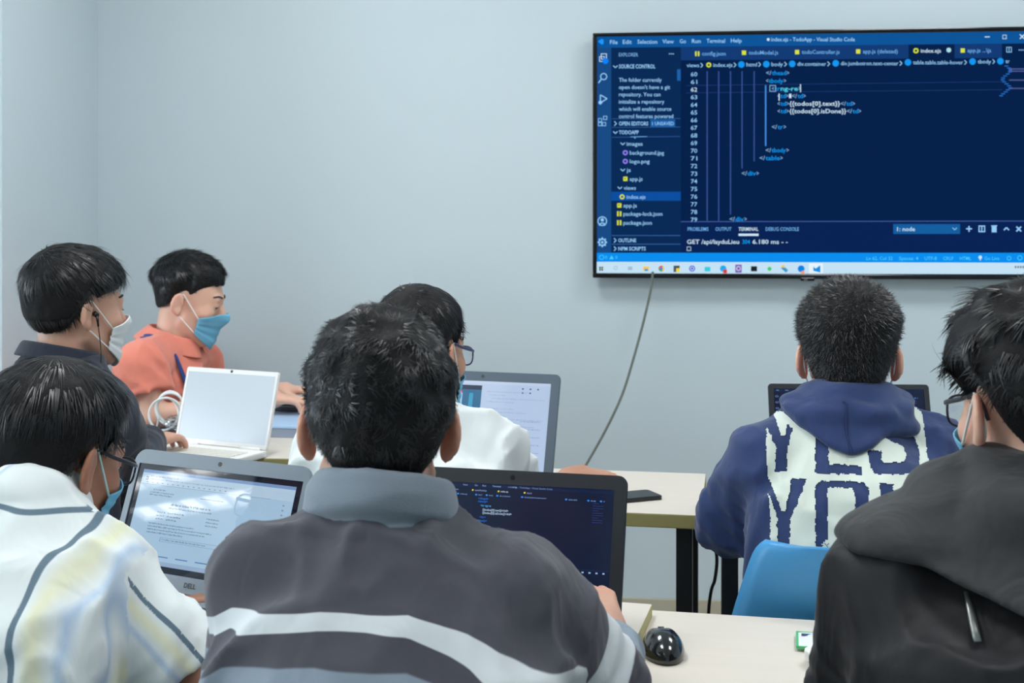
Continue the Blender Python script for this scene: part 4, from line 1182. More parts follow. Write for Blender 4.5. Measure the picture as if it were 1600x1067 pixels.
def flat_point(px, d, z):
    q = P(px, 500, d); return A3(q[0], q[1], z)

# ================================================================== person in the striped grey jacket (centre)
skin_a = skin_mat('warm', (205, 160, 138)); skin_b = skin_mat('tan', (168, 118, 94)); skin_c = skin_mat('light', (226, 180, 158)); skin_d = skin_mat('mid', (196, 148, 122))
p = Person('person in dark grey jacket with pale stripe, seen from behind at the black laptop',
    P(592, 672, 1.48), 14, -8, 2, P(600, 818, 1.42), P(808, 938, 1.40), P(415, 908, 1.40), P(938, 1080, 1.45), P(948, 1008, 1.64), P(424, 1090, 1.52), P(600, 1010, 1.66),
    flat_point(610, 1.27, .51), 4, skin_a, h=.004, sx=1.08, sy=1.05, hs=.97, handR=dict(dir=(-.26, .62, .34), curl=(30, 40, 30), scale=1.08), handL=dict(dir=(.1, .8, 0)))
p.build_body(); p.trousers(); p.face()
p.hair(dict(top=.014, side=.009, fade=.05, rough=.8, nf=42, len=.020, curl=2.2, wave=70, mess=.35, comb=(0, 0, -.1), seed=4, bulk=[((-.02, -.05, .12), .05, .006)], **{'raise': .22}), n=15000, width=.0006)
white_j = C8(206, 212, 216); grey_j = C8(128, 142, 156); dark_j = C8(66, 66, 76)
m_jk = field_mat('striped_jacket_cloth', dark_j, [('low', .0, 9.0, grey_j, .001), ('stripe', -.5, .5, white_j, .02), ('cuff', 0.0, 9.0, grey_j, .001)], rough=.85, bump=.12, bscale=700)
def jk(q): return p.cloth_sdf(q, .012, 1.62, (.063, .056, .042), fold=.009, ff=(11, 11, 6), seed=2.0, trap=.034)
def jk_attr(v):
    # torso: sagging bands across the back; sleeves: bands along the arm
    x, y, t = p.loft.local(v)
    wz = v[:, 2]
    zs = .910-(x*.10)-.35*np.maximum(x-.02, 0)**1.5*1.2-.20*np.maximum(-x-.17, 0)    # middle of the pale stripe
    zs = np.interp(x, [-.26, -.20, -.15, -.05, .04, .10, .16, .22], [.885, .893, .922, .934, .930, .908, .868, .84])
    hw = np.interp(x, [-.25, -.15, 0, .08, .14, .2], [.011, .009, .0065, .0105, .017, .02])
    st = (wz-zs)/hw/2
    lowv = (zs-.036)-wz
    cf = np.full(len(v), -1.0)
    for sd in (1, -1):
        S, E, Wr = p.sh[sd], p.el[sd], p.wr[sd]
        da = cone(v, S, E, .063, .056); db = cone(v, E, Wr, .056, .044); dl = p.loft(v, .012)
        tt = conet(v, S, E); arm = (np.minimum(da, db) < dl-.004)
        if sd == 1:
            sa = (.70-tt)/.30
            st = np.where(arm & (db >= da), sa, st); st = np.where(arm & (db < da), -3.0, st)
            lowv = np.where(arm, -1.0, lowv)
            cf = np.where(arm & (db < da+.004) & (conet(v, E, Wr) > .10), 1.0, cf)
        else:
            lowv = np.where(arm & (db < da), -1.0, lowv)
    return dict(stripe=st, low=lowv, cuff=cf)
p.build_cloth('jacket', m_jk, jk, .0055, jk_attr)
# thick fleece funnel collar
Rb = rotm(8, 0, 0); Cn = (p.N*.45+(p.H+p.Rm @ A3(0, -.028, -.06).astype(np.float32))*.55)
m_fleece = mat('grey_fleece', C8(118, 130, 142), .95, bump=.25, bscale=500, sheen=.3)
def collar4(q):
    l = (q-Cn) @ rotm(8, -20, 3)
    a = np.arctan2(l[:, 1], l[:, 0]); z = l[:, 2]
    r = np.sqrt((l[:, 0]/.070)**2+(l[:, 1]/.074)**2)
    rr = np.interp(z, [-.07, -.05, -.036, -.029, -.021, 0, .018, .032], [1.05, 1.10, 1.14, 1.02, 1.20, 1.21, 1.14, 1.04])+.03*np.sin(a*2+2.2)
    outer = (r-rr)*.072; inner = (.88-r)*.072
    d = smax(smax(outer, inner, .008), z-.030-.006*np.sin(a-.6), .010); d = smax(d, -.037-z, .01)
    return d-.004*(ridge(q*np.array([14, 14, 40], np.float32))-.5)
vs, q = mesh_sdf(collar4, Cn-.17, Cn+.15, .0045, relax=2); np_mesh('collar', vs, q, m_fleece, p.root)['label'] = 'thick grey fleece collar'
P4 = p

# ================================================================== person in the printed navy hoodie
p = Person('person in navy hoodie printed with large white block letters, facing the television',
    P(1326, 563, 2.36), -7, -4, 0, P(1323, 650, 2.31), P(1458, 712, 2.31), P(1200, 716, 2.29), P(1528, 810, 2.38), P(1420, 762, 2.68), P(1142, 812, 2.36), P(1232, 764, 2.68),
    flat_point(1322, 2.17, .51), -6, skin_c, h=.005, sx=1.0, sy=1.0, hs=1.0)
p.build_body(); p.trousers(); p.face()
p.hair(dict(top=.021, side=.006, fade=.07, rough=.2, nf=60, len=.011, bulk=[((.05, -.03, .10), .04, .003), ((-.05, -.03, .10), .04, .003)], curl=.3, mess=.4, comb=(0, 0, .15), seed=5, drop=.3, **{'raise': .8},
            zl=[-.075, -.078, -.070, -.036, .012, .036, .030, .004, .030, .050, .066, .082]), n=14000, width=.00045)
p.mask(m_mask_w, m_strap); p.glasses(m_frame_d)
m_navy = mat('navy_fleece', C8(34, 55, 102), .9, bump=.15, bscale=700, sheen=.25)
def hood6(q):
    l = (q-p.N) @ rotm(-6)
    a = np.arctan2(l[:, 0], -l[:, 1])                      # 0 at the back
    b = p.loft(q, .008)
    for sd in (1, -1): b = smin(b, cone(q, p.N*.7+p.sh[sd]*.3, p.sh[sd], .055, .056), .04)
    zlow = -.050+.085*np.clip(np.abs(l[:, 0])/.13, 0, 1)**1.4
    d = smax(b-.030+.010*ridge(q*np.array([22, 22, 30], np.float32)), zlow-l[:, 2], .02)
    d = smax(d, l[:, 1]-.06, .03)
    # rolled neck opening of the hood
    C = np.array([0, .005, .020], np.float32); m = l-C
    m = m @ np.array(Matrix.Rotation(math.radians(-20), 3, 'X'), np.float32).T.T
    rr = np.sqrt((m[:, 0]/1.0)**2+(m[:, 1]/1.0)**2)-.060
    tor = np.sqrt(rr**2+(m[:, 2]/1.7)**2)-.014
    d = smin(d, tor, .03)
    # droop at each side of the neck
    for sd in (-1, 1): d = smin(d, ell(l, (sd*.080, -.02, -.012), (.046, .05, .022)), .03)
    return d-.004*(ridge(q*np.array([26, 26, 12], np.float32)+4)-.5)
def body6(q): return p.cloth_sdf(q, .012, 1.96, (.064, .060, .042), fold=.008, ff=(13, 13, 7), seed=7.0, trap=.046)
hoodie = p.build_cloth('hoodie', m_navy, body6, .006)
lo, hi = p.N-np.array([.2, .2, .13], np.float32), p.N+np.array([.2, .16, .12], np.float32)
vs, q = mesh_sdf(hood6, lo, hi, .005, relax=2); hood = np_mesh('hood', vs, q, m_navy, p.root)
v, f = tube_geo(project(hood6, [p.N+rotm(-6) @ A3(.002*math.sin(k), -.12-.002*k, .06-.013*k) for k in range(9)], .0015), .0016, 6)
np_mesh('hood_seam', v, f, mat('navy_seam', C8(30, 48, 92), .9), hood)
# print on the back: pale panel with navy letters, draped over the cloth
me = hoodie.data; dg = None
bv = BVHTree.FromPolygons([v.co for v in me.vertices], [pl.vertices[:] for pl in me.polygons])
PRINT_PANEL = [(1214, 655), (1200, 676), (1203, 748), (1207, 782), (1211, 860), (1430, 860), (1428, 742), (1446, 740), (1446, 700), (1442, 655), (1432, 648), (1300, 640)]
LET = [
 [(1200, 671), (1212, 660), (1222, 684), (1228, 684), (1231, 670), (1241, 674), (1232, 702), (1232, 735), (1214, 735), (1215, 702)],
 [(1275, 636), (1295, 636), (1295, 660), (1325, 660), (1325, 672), (1295, 672), (1295, 720), (1344, 722), (1344, 733), (1275, 733)],
 [(1358, 655), (1376, 655), (1398, 670), (1427, 688), (1434, 705), (1430, 722), (1418, 731), (1365, 731), (1356, 723), (1354, 701), (1374, 701), (1373, 712), (1378, 717), (1408, 716), (1413, 708), (1408, 699), (1385, 686), (1362, 676)],
 [(1407, 650), (1427, 650), (1427, 667), (1407, 667)],
 [(1198, 748), (1206, 748), (1226, 787), (1231, 787), (1240, 742), (1262, 742), (1239, 797), (1237, 862), (1221, 862), (1219, 797)],
 [(1275, 748), (1284, 741), (1345, 741), (1353, 749), (1353, 836), (1345, 843), (1284, 843), (1276, 836)],
 [(1370, 742), (1389, 742), (1390, 822), (1396, 828), (1420, 828), (1427, 822), (1427, 742), (1450, 742), (1450, 838), (1440, 845), (1378, 845), (1370, 838)]]
O_IN = [(1293, 753), (1297, 750), (1330, 750), (1333, 754), (1334, 826), (1330, 832), (1298, 832), (1293, 827)]
def inpoly(px, py, poly):
    c = np.zeros(len(px), bool); n = len(poly)
    for i in range(n):
        (x0, y0), (x1, y1) = poly[i], poly[(i+1) % n]
        m = ((y0 > py) != (y1 > py)) & (px < (x1-x0)*(py-y0)/((y1-y0)+1e-9)+x0); c ^= m
    return c
cs = 1.35; gx = np.arange(1196, 1452, cs); gy = np.arange(640, 862, cs)
R6 = rotm(-7); SC6 = 2000/2.215
pt6 = np.full((len(gy), len(gx), 3), np.nan)
fwd = Vector(R6[:, 1].tolist())
for i, y in enumerate(gy):
    for k, x in enumerate(gx):
        w0 = P(1322, y, 2.215)-p.base; c0 = Vector((w0+R6[:, 0].astype(float)*(x-1322)/SC6).tolist())-fwd*.4
        h_ = bv.ray_cast(c0, fwd, .8)
        if h_[0] is not None: pt6[i, k] = np.array(h_[0]+h_[1]*.0016)
for ax in range(3):
    for _ in range(2):
        a = pt6[..., ax]; b = a.copy(); b[1:-1, 1:-1] = (a[1:-1, 1:-1]*2+a[:-2, 1:-1]+a[2:, 1:-1]+a[1:-1, :-2]+a[1:-1, 2:])/6; pt6[..., ax] = np.where(np.isnan(b), a, b)
GX, GY = np.meshgrid(gx[:-1]+cs/2, gy[:-1]+cs/2)
nz = np.stack([GX.ravel()*.35, GY.ravel()*.35, np.zeros(GX.size)], 1).astype(np.float32)
jx = GX.ravel()+2.6*(vnoise(nz*.6)-.5)+1.0*(vnoise(nz*2.0)-.5); jy = GY.ravel()+2.6*(vnoise(nz*.6+11)-.5)+1.0*(vnoise(nz*2.0+5)-.5)
let = np.zeros(GX.size, bool)
for k, po in enumerate(LET):
    L_ = inpoly(jx, jy, po)
    if k == 5: L_ &= ~inpoly(jx, jy, O_IN)
    let |= L_
# worn patch in the lower left of the letter O
worn = ((GX.ravel()-1296)**2+(GY.ravel()-831)**2 < 13**2) & (vnoise(nz*2.2+3) > .42); let &= ~worn
pan = inpoly(jx, jy, PRINT_PANEL) & ~let
nxg = len(gx); idx = (np.arange(len(gy)-1)[:, None]*nxg+np.arange(nxg-1)[None]).ravel()
Fq = np.stack([idx, idx+1, idx+1+nxg, idx+nxg], 1)
flatp = pt6.reshape(-1, 3); ok = ~np.isnan(flatp).any(1)
good = ok[Fq].all(1) & pan
used = np.unique(Fq[good]); remap = np.full(len(flatp), -1); remap[used] = np.arange(len(used))
o = np_mesh('back_print', flatp[used], remap[Fq[good]][:, ::-1].copy(), mat('print_cream', C8(214, 224, 214), .8, bump=.1, bscale=500, vary=.05, vscale=40), hoodie)
o['label'] = 'cracked off-white print with the words YES YOU'
P6 = p
chair(flat_point(1322, 2.27, 0)[0], flat_point(1322, 2.27, 0)[1], -7, m_blue, 'blue moulded chair behind the printed navy hoodie', top=.81)

# ================================================================== person in the black jacket (right edge)
p = Person('person in black hooded jacket with glasses at the right edge, seen from behind',
    P(1624, 652, 1.50), 16, -6, 0, P(1612, 815, 1.45), P(1815, 905, 1.46), P(1408, 912, 1.44), P(1880, 1090, 1.5), P(1800, 1050, 1.72), P(1345, 1120, 1.47), P(1440, 1085, 1.70),
    flat_point(1610, 1.30, .51), 6, skin_c, h=.004, sx=1.10, sy=1.05, hs=1.03)
p.build_body(); p.trousers(); p.face()
p.hair(dict(top=.026, side=.012, fade=.06, rough=.8, nf=34, len=.034, curl=1.7, wave=40, mess=.10, drop=1.3, comb=(0, -.1, -.3), seed=8, front=.006, bulk=[((-.06, .05, .05), .05, .006)], **{'raise': .06},
            zl=[-.030, -.030, -.018, .006, .030, .038, .028, .002, .020, .036, .050, .062]), n=9000, width=.0008)
p.mask(m_mask_b, m_strap); p.glasses(m_frame_d)
m_blackj = mat('black_nylon', C8(21, 21, 25), .55, bump=.1, bscale=500, spec=.35, sheen=.1)
m_blackh = mat('black_hood_cloth', C8(34, 36, 39), .7, bump=.1, bscale=500, sheen=.15)
p.build_cloth('jacket', m_blackj, lambda q: p.cloth_sdf(q, .014, 1.95, (.076, .066, .05), fold=.012, ff=(10, 10, 5), seed=12.0, trap=.055, wrink=.007), .0055)
def hood7(q):
    l = (q-p.N) @ rotm(6)
    b = p.loft(q, .012)
    for sd in (1, -1): b = smin(b, cone(q, p.N*.7+p.sh[sd]*.3, p.sh[sd], .062, .074), .04)
    ax = np.abs(l[:, 0]+.0)
    zlow = np.interp(ax, [0, .05, .10, .15, .20, .24], [-.098, -.068, -.044, -.026, -.020, -.018])
    d = smax(b-.026-.012*sstep(.2, .05, ax)+.010*ridge(q*np.array([12, 12, 18], np.float32)+2)**2, zlow-l[:, 2], .006)
    d = smax(d, l[:, 1]-.07, .03); d = smax(d, ax-.225, .012)
    m = (l-np.array([0, .0, .004], np.float32)) @ np.array(Matrix.Rotation(math.radians(22), 3, 'X'), np.float32)
    rr = np.sqrt(m[:, 0]**2+m[:, 1]**2)
    tor = np.sqrt((rr-.074)**2+(m[:, 2]/2.0)**2)-.020
    d = smin(d, tor, .035)
    d = smin(d, ell(l, (-.03, -.085, -.015), (.075, .032, .030)), .04)
    return d-.006*(ridge(q*np.array([9, 9, 24], np.float32)+6)-.5)
lo, hi = p.N-np.array([.27, .24, .20], np.float32), p.N+np.array([.27, .16, .13], np.float32)
vs, q = mesh_sdf(hood7, lo, hi, .005, relax=2); hd = np_mesh('hood', vs, q, m_blackh, p.root)
bv7 = BVHTree.FromPolygons([Vector(v.tolist()) for v in vs], q.tolist())
z7 = P(1518, 944, 1.33)-p.base; c7 = Vector(z7.tolist())-Vector((0, .3, 0))
jb = p.root.children
jmesh = [c_ for c_ in p.root.children if c_.name.startswith('jacket')][0].data
bvj = BVHTree.FromPolygons([v.co for v in jmesh.vertices], [pl.vertices[:] for pl in jmesh.polygons])
zpts = []
for dz in (.004, -.006, -.016, -.026, -.034):
    hit = bvj.ray_cast(c7+Vector((0, 0, dz)), Vector((0, 1, 0)), 1.0)
    zpts.append(np.array(hit[0]+hit[1]*.006) if hit[0] is not None else z7+A3(0, 0, dz))
MB().tube(zpts, [.0026, .0036, .0044, .0044, .0040], 10, True, None, .45, (0, -1, 0)).build('zip_pull', mat('zip_metal', C8(150, 152, 148), .35, metal=.8), p.root, True)
P7 = p

# ================================================================== person in the striped pale shirt (front left)
p = Person('person in pale striped short-sleeved shirt and glasses bending towards the silver laptop',
    P(84, 722, 1.85), -22, -16, 3, P(22, 764, 1.78), P(142, 903, 1.74), P(-150, 880, 1.84), P(322, 1098, 1.76), P(432, 945, 1.99), P(-60, 1075, 1.98), P(230, 965, 2.02),
    flat_point(-20, 1.57, .51), -17, skin_b, h=.004, sx=.96, sy=1.02, hs=1.02)
p.build_body(); p.trousers(); p.face()
p.hair(dict(top=.018, side=.011, fade=.05, rough=.35, nf=26, len=.050, curl=.4, wave=30, mess=.08, comb=(0, 0, -.3), seed=11, front=.006, whorl=(.0, -.045, .128), **{'raise': .06}), n=9000, width=.0008)
p.mask(m_mask_b, m_strap_b); p.glasses(m_frame_d)
slate = C8(92, 116, 132)
m_shirt = field_mat('pale_striped_shirt', C8(222, 230, 230), [('yel', -1, .007, C8(226, 228, 200), .005), ('blu', -1, .0035, C8(182, 204, 226), .003), ('line', -1, .0036, slate, .0006), ('aline', -1, .0036, slate, .0006), ('yoke', -1, .003, slate, .0006)], rough=.75, bump=.12, bscale=900)
def shirt3(q): return p.cloth_sdf(q, .014, .72, (.070, .068, .05), fold=.011, ff=(11, 11, 5), seed=21.0, trap=.050)
def shirt3_attr(v):
    x, y, t = p.loft.local(v)
    S, E = p.sh[1], p.el[1]
    tt = conet(v, S, E); da = cone(v, S, E, .070, .068); dl = p.loft(v, .014)
    arm = (da < dl-.004) & (tt > .10)
    ax = (E-S)/np.linalg.norm(E-S); e1 = np.cross(ax, A3(0, 0, 1)); e1 /= np.linalg.norm(e1); e2 = np.cross(ax, e1)
    r = v-S; ang = np.arctan2(r @ e2.astype(np.float32), r @ e1.astype(np.float32))*.076
    per = .145
    tri = lambda u: np.abs((u+per/2) % per-per/2)
    side_ok = np.abs(y) > -1
    ut = x-.135; ua = ang+.055
    yk = np.abs(v[:, 2]-(p.N[2]+.004-.20*np.maximum(np.abs(x)-.02, 0)))
    yoke = np.where(arm | (y > .02), .2, yk)
    above = (v[:, 2] > p.N[2]+.004-.20*np.maximum(np.abs(x)-.02, 0)) & ~arm
    return dict(line=np.where(arm | above, .2, tri(ut)), aline=np.where(arm, tri(ua), .2), yel=np.where(arm, tri(ua-.018), tri(ut-.018)), blu=np.where(arm, tri(ua-.038), tri(ut-.038)), yoke=yoke)
p.build_cloth('shirt', m_shirt, shirt3, .0055, shirt3_attr)
ring_collar('shirt_collar', [m_shirt], p.N*.45+(p.H+p.Rm @ A3(0, -.03, -.07).astype(np.float32))*.55, rotm(-18, -18, 0), .074, .074, -.035, .022, .003, p.root, flare=.020, open_front=28, fold=.045)
P3 = p

# ================================================================== person in the navy jacket with earphones (left)
p = Person('person in dark navy jacket with white mask and black earphone, facing right',
    P(120, 488, 2.80), -41, -3, 0, P(92, 574, 2.77), P(158, 655, 2.70), P(12, 640, 2.98), P(196, 748, 2.84), P(226, 692, 3.20), P(60, 760, 3.15), P(215, 716, 3.36),
    flat_point(75, 2.66, .51), -34, skin_a, h=.005, sx=1.05, sy=1.05, hs=.98, handR=dict(dir=(.30, .80, .05), curl=(18, 30, 22)))
p.build_body(); p.trousers(); p.face()
p.hair(dict(top=.024, side=.013, fade=.035, rough=.3, nf=26, len=.050, curl=.4, wave=28, mess=.06, comb=(0, .1, -.35), seed=14, front=.002, whorl=(.0, -.075, .105), **{'raise': .04},
            zl=[-.040, -.042, -.036, -.012, .022, .044, .040, .034, .040, .044, .048, .050]), n=8000, width=.0008)
p.mask(m_mask_w, m_strap, out=.007)
m_denim = mat('navy_denim', C8(26, 34, 50), .85, bump=.2, bscale=1100, sheen=.15)
p.build_cloth('jacket', m_denim, lambda q: p.cloth_sdf(q, .014, 1.94, (.072, .062, .044), fold=.009, ff=(10, 10, 6), seed=31.0, trap=.05), .006)
ring_collar('jacket_collar', [m_denim], p.N*.5+(p.H+p.Rm @ A3(0, -.03, -.07).astype(np.float32))*.5, rotm(-36, -14, 0), .074, .074, -.04, .020, .004, p.root, flare=.010, open_front=30, fold=.034)
e = MB(); ec = p.W(A3(.083, .006, -.002)); e.tube([p.W(A3(.080, .004, .002)), p.W(A3(.090, .006, -.002))], [.006, .0055], 10); e.tube([p.W(A3(.089, .006, -.002)), p.W(A3(.090, .010, -.026))], [.0035, .0022], 8)
eb = e.build('earphone', m_blackg, p.root, True)
w0 = p.W(A3(.090, .010, -.026)).astype(float)
MB().tube(smooth_path([w0, w0+A3(.004, .003, -.05), w0+A3(.010, -.012, -.10), w0+A3(.012, -.03, -.16), w0+A3(.014, .02, -.24)], 24), .0011, 6).build('earphone_cord', m_blackg, eb, True)
P1 = p

# ================================================================== person in the coral polo shirt
p = Person('person in coral polo shirt with blue mask and lanyard sitting by the wall',
    P(296, 473, 3.92), -84, -13, 0, P(268, 552, 3.90), P(218, 572, 3.68), P(308, 566, 4.06), P(240, 652, 3.66), P(412, 624, 3.80), P(330, 640, 4.10), P(432, 612, 4.02),
    flat_point(222, 3.95, .51), -76, skin_c, h=.005, sx=.86, sy=1.0, hs=1.03, handR=dict(dir=(.8, .10, .02), curl=(22, 35, 25)), handL=dict(dir=(.8, -.10, .10), curl=(20, 38, 25)))
p.build_body(); p.trousers(); p.face()
p.hair(dict(top=.024, side=.007, fade=.09, rough=.4, nf=40, len=.030, curl=.7, mess=.2, comb=(0, .25, -.05), seed=17, front=.012, **{'raise': .25},
            zl=[-.025, -.026, -.016, .004, .028, .040, .036, .024, .034, .052, .066, .076]), n=9000, width=.0007)
p.mask(m_mask_b, m_strap, out=.006)
m_coral = mat('coral_pique', C8(228, 132, 112), .85, bump=.2, bscale=1200, sheen=.2)
p.build_cloth('polo_shirt', m_coral, lambda q: p.cloth_sdf(q, .014, .56, (.070, .068, .05), fold=.010, ff=(12, 12, 6), seed=41.0, trap=.05), .006)
Cc = p.N*.40+(p.H+p.Rm @ A3(0, -.03, -.07).astype(np.float32))*.60
ring_collar('polo_collar', [m_coral], Cc, rotm(-80, -18, 0), .068, .072, -.05, .012, .003, p.root, flare=.034, open_front=16, fold=.050)
polo = [c_ for c_ in p.root.children if c_.name.startswith('polo_shirt')][0].data
pf = lambda q: p.cloth_sdf(np.asarray(q, np.float32), .014, .56, (.070, .068, .05), fold=.010, ff=(12, 12, 6), seed=41.0, trap=.05)
m_lan = mat('lanyard_blue', C8(34, 62, 128), .6)
F2 = rotm(-78)
lp = [p.N+F2 @ A3(*v_) for v_ in ((.030, -.085, .06), (.075, -.060, .05), (.105, -.020, .02), (.115, .025, -.04), (.105, .070, -.10), (.085, .11, -.16), (.05, .14, -.22), (.02, .15, -.26))]
lp = np.array(smooth_path(lp, 26)); pr = project(pf, lp, .013)
for _ in range(4): pr[1:-1] = pr[1:-1]*.5+.25*(pr[:-2]+pr[2:])
gr = sdf_grad(pf, pr.astype(np.float32)); 
v, f = tube_geo(list(pr.astype(float)), .0085, 8, True, .18, [g/np.linalg.norm(g) for g in gr]); lan = np_mesh('lanyard', v, f, m_lan, p.root)
lp2 = lp.copy()-p.N; loc2 = lp2 @ F2; loc2[:, 0] *= -1; lp2 = loc2 @ F2.T+p.N
pr2 = project(pf, lp2, .013); gr2 = sdf_grad(pf, pr2.astype(np.float32))
v, f = tube_geo(list(pr2.astype(float)), .0085, 8, True, .18, [g/np.linalg.norm(g) for g in gr2]); np_mesh('lanyard_strap', v, f, m_lan, lan)
bdg = pr[-1]*.5+pr2[-1]*.5
Mb = Matrix.Translation(Vector((bdg+F2[:, 1]*.004).tolist())) @ Matrix.Rotation(math.radians(-78), 4, 'Z')
MB().plate(.055, .085, .002, .004, Mb @ Matrix.Translation((0, 0, -.05))).build('name_badge', mat('badge_teal', C8(60, 160, 160), .3), lan)
P2 = p
q2 = p.base
chair(q2[0]-.02, q2[1], -78, m_red, 'red moulded chair under the person in coral polo shirt', top=.78)

# ================================================================== person in the white T-shirt
p = Person('person in white T-shirt with glasses and lowered blue mask beside the grey laptop',
    P(657, 556, 2.55), -26, -6, 0, P(648, 662, 2.50), P(758, 705, 2.47), P(522, 705, 2.54), P(798, 806, 2.58), P(893, 748, 2.84), P(480, 800, 2.62), P(620, 752, 2.86),
    flat_point(640, 2.36, .51), -12, skin_d, h=.005, sx=1.08, sy=1.05, hs=1.0, handR=dict(dir=(.55, .55, .0), curl=(14, 30, 24)))
p.build_body(); p.trousers(); p.face()
p.hair(dict(top=.013, side=.010, fade=.05, rough=.4, nf=30, len=.034, curl=.8, mess=.2, comb=(0, .1, -.3), seed=19, front=.006, **{'raise': .08}), n=7000, width=.0007)
p.mask(m_mask_b, m_strap, low=.018, wid=58, out=.006); p.glasses(m_frame_b)
m_tee = mat('white_jersey', C8(228, 234, 234), .85, bump=.1, bscale=900, sheen=.2)
p.build_cloth('t_shirt', m_tee, lambda q: p.cloth_sdf(q, .014, .86, (.072, .070, .05), fold=.016, ff=(10, 10, 6), seed=51.0, trap=.05), .006)
ring_collar('neckband', [m_tee], p.N*.72+(p.H+p.Rm @ A3(0, -.03, -.07).astype(np.float32))*.28, rotm(-14, -16, 0), .068, .074, -.035, .010, .007, p.root, flare=-.004)
P5 = p
for m_ in (m_jk, m_navy, m_denim, m_coral, m_tee, m_shirt): wrinkle(m_, (15, 15, 7), .4, .010)
for m_ in (m_blackj, m_blackh): wrinkle(m_, (15, 15, 7), .45, .012)
q5 = flat_point(640, 2.42, 0); chair(q5[0], q5[1], -12, m_blue, 'blue moulded chair under the person in white T-shirt', top=.76)
for px, d, yw, tx in ((610, 1.33, 4, 'blue moulded chair under the person in striped grey jacket'), (1610, 1.36, 6, 'blue moulded chair under the person in black hooded jacket'), (-20, 1.63, -17, 'blue moulded chair under the person in pale striped shirt'), (75, 2.71, -34, 'blue moulded chair under the person in dark navy jacket')):
    qq = flat_point(px, d, 0); chair(qq[0], qq[1], yw, m_blue, tx, top=.70)

# ------------------------------------------------------------------ small things on the tables
def on_d(px, py, z=.70):       # point on a tabletop of height z under pixel (px, py)
    d = (CAM_H-z)*FPX/(py-HORIZON); return P(px, py, d)
# black mouse
mp = on_d(1036, 1022, .70)
t = tag(empty('computer_mouse', mp, math.radians(8)), 'glossy black wireless mouse on the bare table', 'mouse')
def mouse(q):
    d = ell(q, (0, 0, .004), (.031, .052, .034)); d = smax(d, -q[:, 2]+.0005, .004)
    d = smax(d, -cone(q, (0, .012, .062), (0, .050, .050), .026, .026), .006)
    return d
vs, q = mesh_sdf(mouse, (-.045, -.065, -.012), (.045, .065, .055), .0022); np_mesh('shell', vs, q, mat('mouse_black', C8(20, 24, 28), .18, coat=.6), t)
MB().tube([A3(-.004, .020, .027), A3(.004, .020, .027)], .007, 16).build('wheel', mat('mouse_wheel', C8(70, 76, 80), .3), t, True)
MB().tube([A3(-.0302, -.02, .012), A3(-.0312, .0, .013), A3(-.0298, .02, .012)], [.001, .003, .001], 8).build('side_button', mat('mouse_grey', C8(120, 110, 90), .35), t, True)
# small sachet and tissue by the black jacket
sp = on_d(1276, 1008, .70)
t = tag(empty('sachet', sp, math.radians(-6)), 'small white sachet with green edges beside the black jacket', 'packet')
def sach(q):
    d = np.maximum(np.abs(q[:, 0])-.028, np.abs(q[:, 1])-.034); puff = .005*np.clip(1-(q[:, 0]/.028)**2, 0, 1)*np.clip(1-(q[:, 1]/.034)**2, 0, 1)+.0015
    return np.maximum(d, np.abs(q[:, 2]-.006)-puff)
vs, q = mesh_sdf(sach, (-.04, -.045, -.004), (.04, .045, .018), .0018); np_mesh('pouch', vs, q, mat('sachet_white', C8(232, 238, 236), .4), t)
for sd in (-1, 1): MB().box((-.029, sd*.034-.002, .0042), (.029, sd*.034+.002, .0080)).build('crimp', mat('sachet_green', C8(80, 190, 120), .4), t)
MB().box((-.030, -.034, .0042), (-.0265, .034, .0080)).build('crimp', MATS['sachet_green'], t)
MB().box((-.022, .006, .0105), (-.004, .016, .0112)).build('print', mat('sachet_print', C8(50, 56, 110), .5), t)
tp = on_d(1290, 1040, .70)
def tis(q): return ell(q, (0, 0, .012), (.030, .026, .013))-.006*(ridge(q*90)-.5)
vs, q = mesh_sdf(tis, (-.05, -.05, -.005), (.05, .05, .04), .0022)
vs[:, 2] -= vs[:, 2].min(); tag(np_mesh('tissue', vs, q, mat('tissue_white', C8(236, 238, 236), .9), None, True, None, None, tp), 'crumpled white tissue beside the black jacket', 'tissue')
# black phone on the far table, half behind the black laptop
pp = on_d(975, 780, .72); ph = tag(empty('smartphone', pp, math.radians(-62)), 'black smartphone lying flat behind the black laptop', 'phone')
M0 = Matrix.Translation((0, 0, .0045)) @ Matrix.Rotation(math.radians(90), 4, 'X')
MB().plate(.074, .155, .008, .010, M0).build('case', m_black, ph); MB().plate(.069, .149, .0006, .008, Matrix.Translation((0, 0, .0088)) @ Matrix.Rotation(math.radians(90), 4, 'X')).build('glass', m_blackg, ph)
# cable hanging behind the far tables' legs
cb = [P(1113, 835, 2.98), P(1120, 870, 3.0), P(1117, 905, 3.02), P(1108, 945, 3.05)]; cb.append(A3(cb[-1][0]-.02, cb[-1][1]+.05, .12)); cb.append(A3(cb[-1][0]-.12, cb[-1][1]+.1, .006))
cb.insert(0, cb[0]+A3(.02, -.02, .045))
b0 = cb[-1].copy(); b0[2] = 0
tag(MB().tube([v-b0 for v in smooth_path(cb, 40)], .004, 8).build('hanging_cable', m_black, None, True, b0), 'black power cord hanging between the far table legs', 'cable')

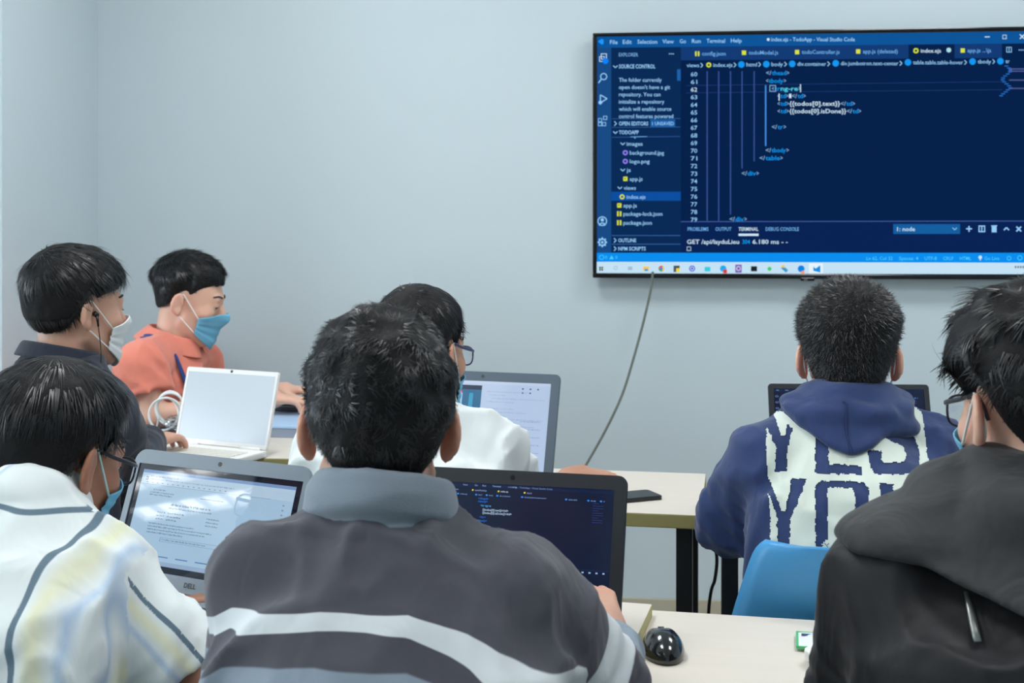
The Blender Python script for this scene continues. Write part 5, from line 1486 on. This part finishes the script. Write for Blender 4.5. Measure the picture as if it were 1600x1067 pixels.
# left desk: dark closed notebook, pale blue folder, dark pouch of cables, white adapter cable in a clear bag
q = flat_point(256, 3.66, .72); t = tag(empty('closed_notebook', q, math.radians(-12)), 'dark blue closed laptop lying behind the white laptop', 'laptop')
MB().box((-.16, -.11, 0), (.15, .13, .010), .004).build('base', mat('notebook_dark', C8(44, 52, 72), .5), t); MB().box((-.16, -.11, .011), (.15, .13, .019), .004).build('lid', MATS['notebook_dark'], t)
q = flat_point(444, 3.64, .72); t = tag(empty('document_box', q, math.radians(-4)), 'pale blue flat document box on the left desk', 'box')
m_bx = mat('box_blue', C8(172, 204, 236), .4)
MB().box((-.13, -.05, 0), (.14, .24, .026), .002).build('tray', mat('box_side', C8(150, 162, 182), .5), t); MB().box((-.133, -.053, .0262), (.143, .243, .033), .002).build('lid', m_bx, t)
kq = flat_point(455, 3.87, .7535)
t = tag(empty('keyboard', kq, math.radians(-6)), 'dark grey keyboard under the hands of the person in coral', 'keyboard')
kq_m = mat('keyboard_grey', C8(74, 82, 90), .5)
MB().box((-.14, -.02, 0), (.13, .11, .014), .004).build('case', kq_m, t)
for r in range(5):
    for k in range(13): MB().box((-.13+k*.0195, .0+r*.0205, .0142), (-.1135+k*.0195, .0165+r*.0205, .019), .0015).build('key', m_key_d, t)
# white cable coil
cq = flat_point(262, 3.56, .7405)
pts = []
for k in range(150):
    a = k/150*2*math.pi*3.6; r1 = .040+.010*math.sin(k*.11); c0 = .008*math.sin(k*.07)
    pts.append(A3(r1*math.cos(a)*1.0+.012*math.sin(k*.05), c0+.012*math.sin(a*.5), .050+r1*1.05*math.sin(a)))
pts = [A3(.1, .03, .004), A3(.07, .02, .006)]+pts+[A3(-.03, .0, .006), A3(-.06, -.03, .004)]
zmin = min(v[2] for v in pts)
tag(MB().tube([v*A3(1, 1, 1)+A3(0, 0, .0035-min(0, zmin-.004)-zmin*0) for v in pts], .0032, 7).build('charging_cable', mat('cable_white', C8(232, 236, 236), .4), None, True, cq), 'white charging cable coiled upright beside the white laptop', 'cable')
bq = flat_point(284, 3.55, .741)
def bag(q): return ell(q, (0, 0, .022), (.045, .035, .024))-.012*(ridge(q*45)-.5)
vs, q = mesh_sdf(bag, (-.08, -.07, -.01), (.08, .07, .07), .003); vs[:, 2] -= vs[:, 2].min()
tag(np_mesh('plastic_bag', vs, q, glass_mat('clear_plastic', (.9, .93, .94), .35), None, True, None, None, bq), 'crumpled clear plastic bag beside the coiled white cable', 'bag')
aq = flat_point(258, 3.47, .72); t = tag(empty('power_adapter', aq, math.radians(-15)), 'small white power adapter beside the fingers on the left desk', 'adapter')
MB().box((-.025, -.012, 0), (.03, .03, .026), .005).build('case', mat('adapter_white', C8(214, 218, 218), .4), t); MB().box((.005, -.0128, .010), (.018, -.0122, .019)).build('rating_label', mat('adapter_grey', C8(120, 128, 134), .5), t)
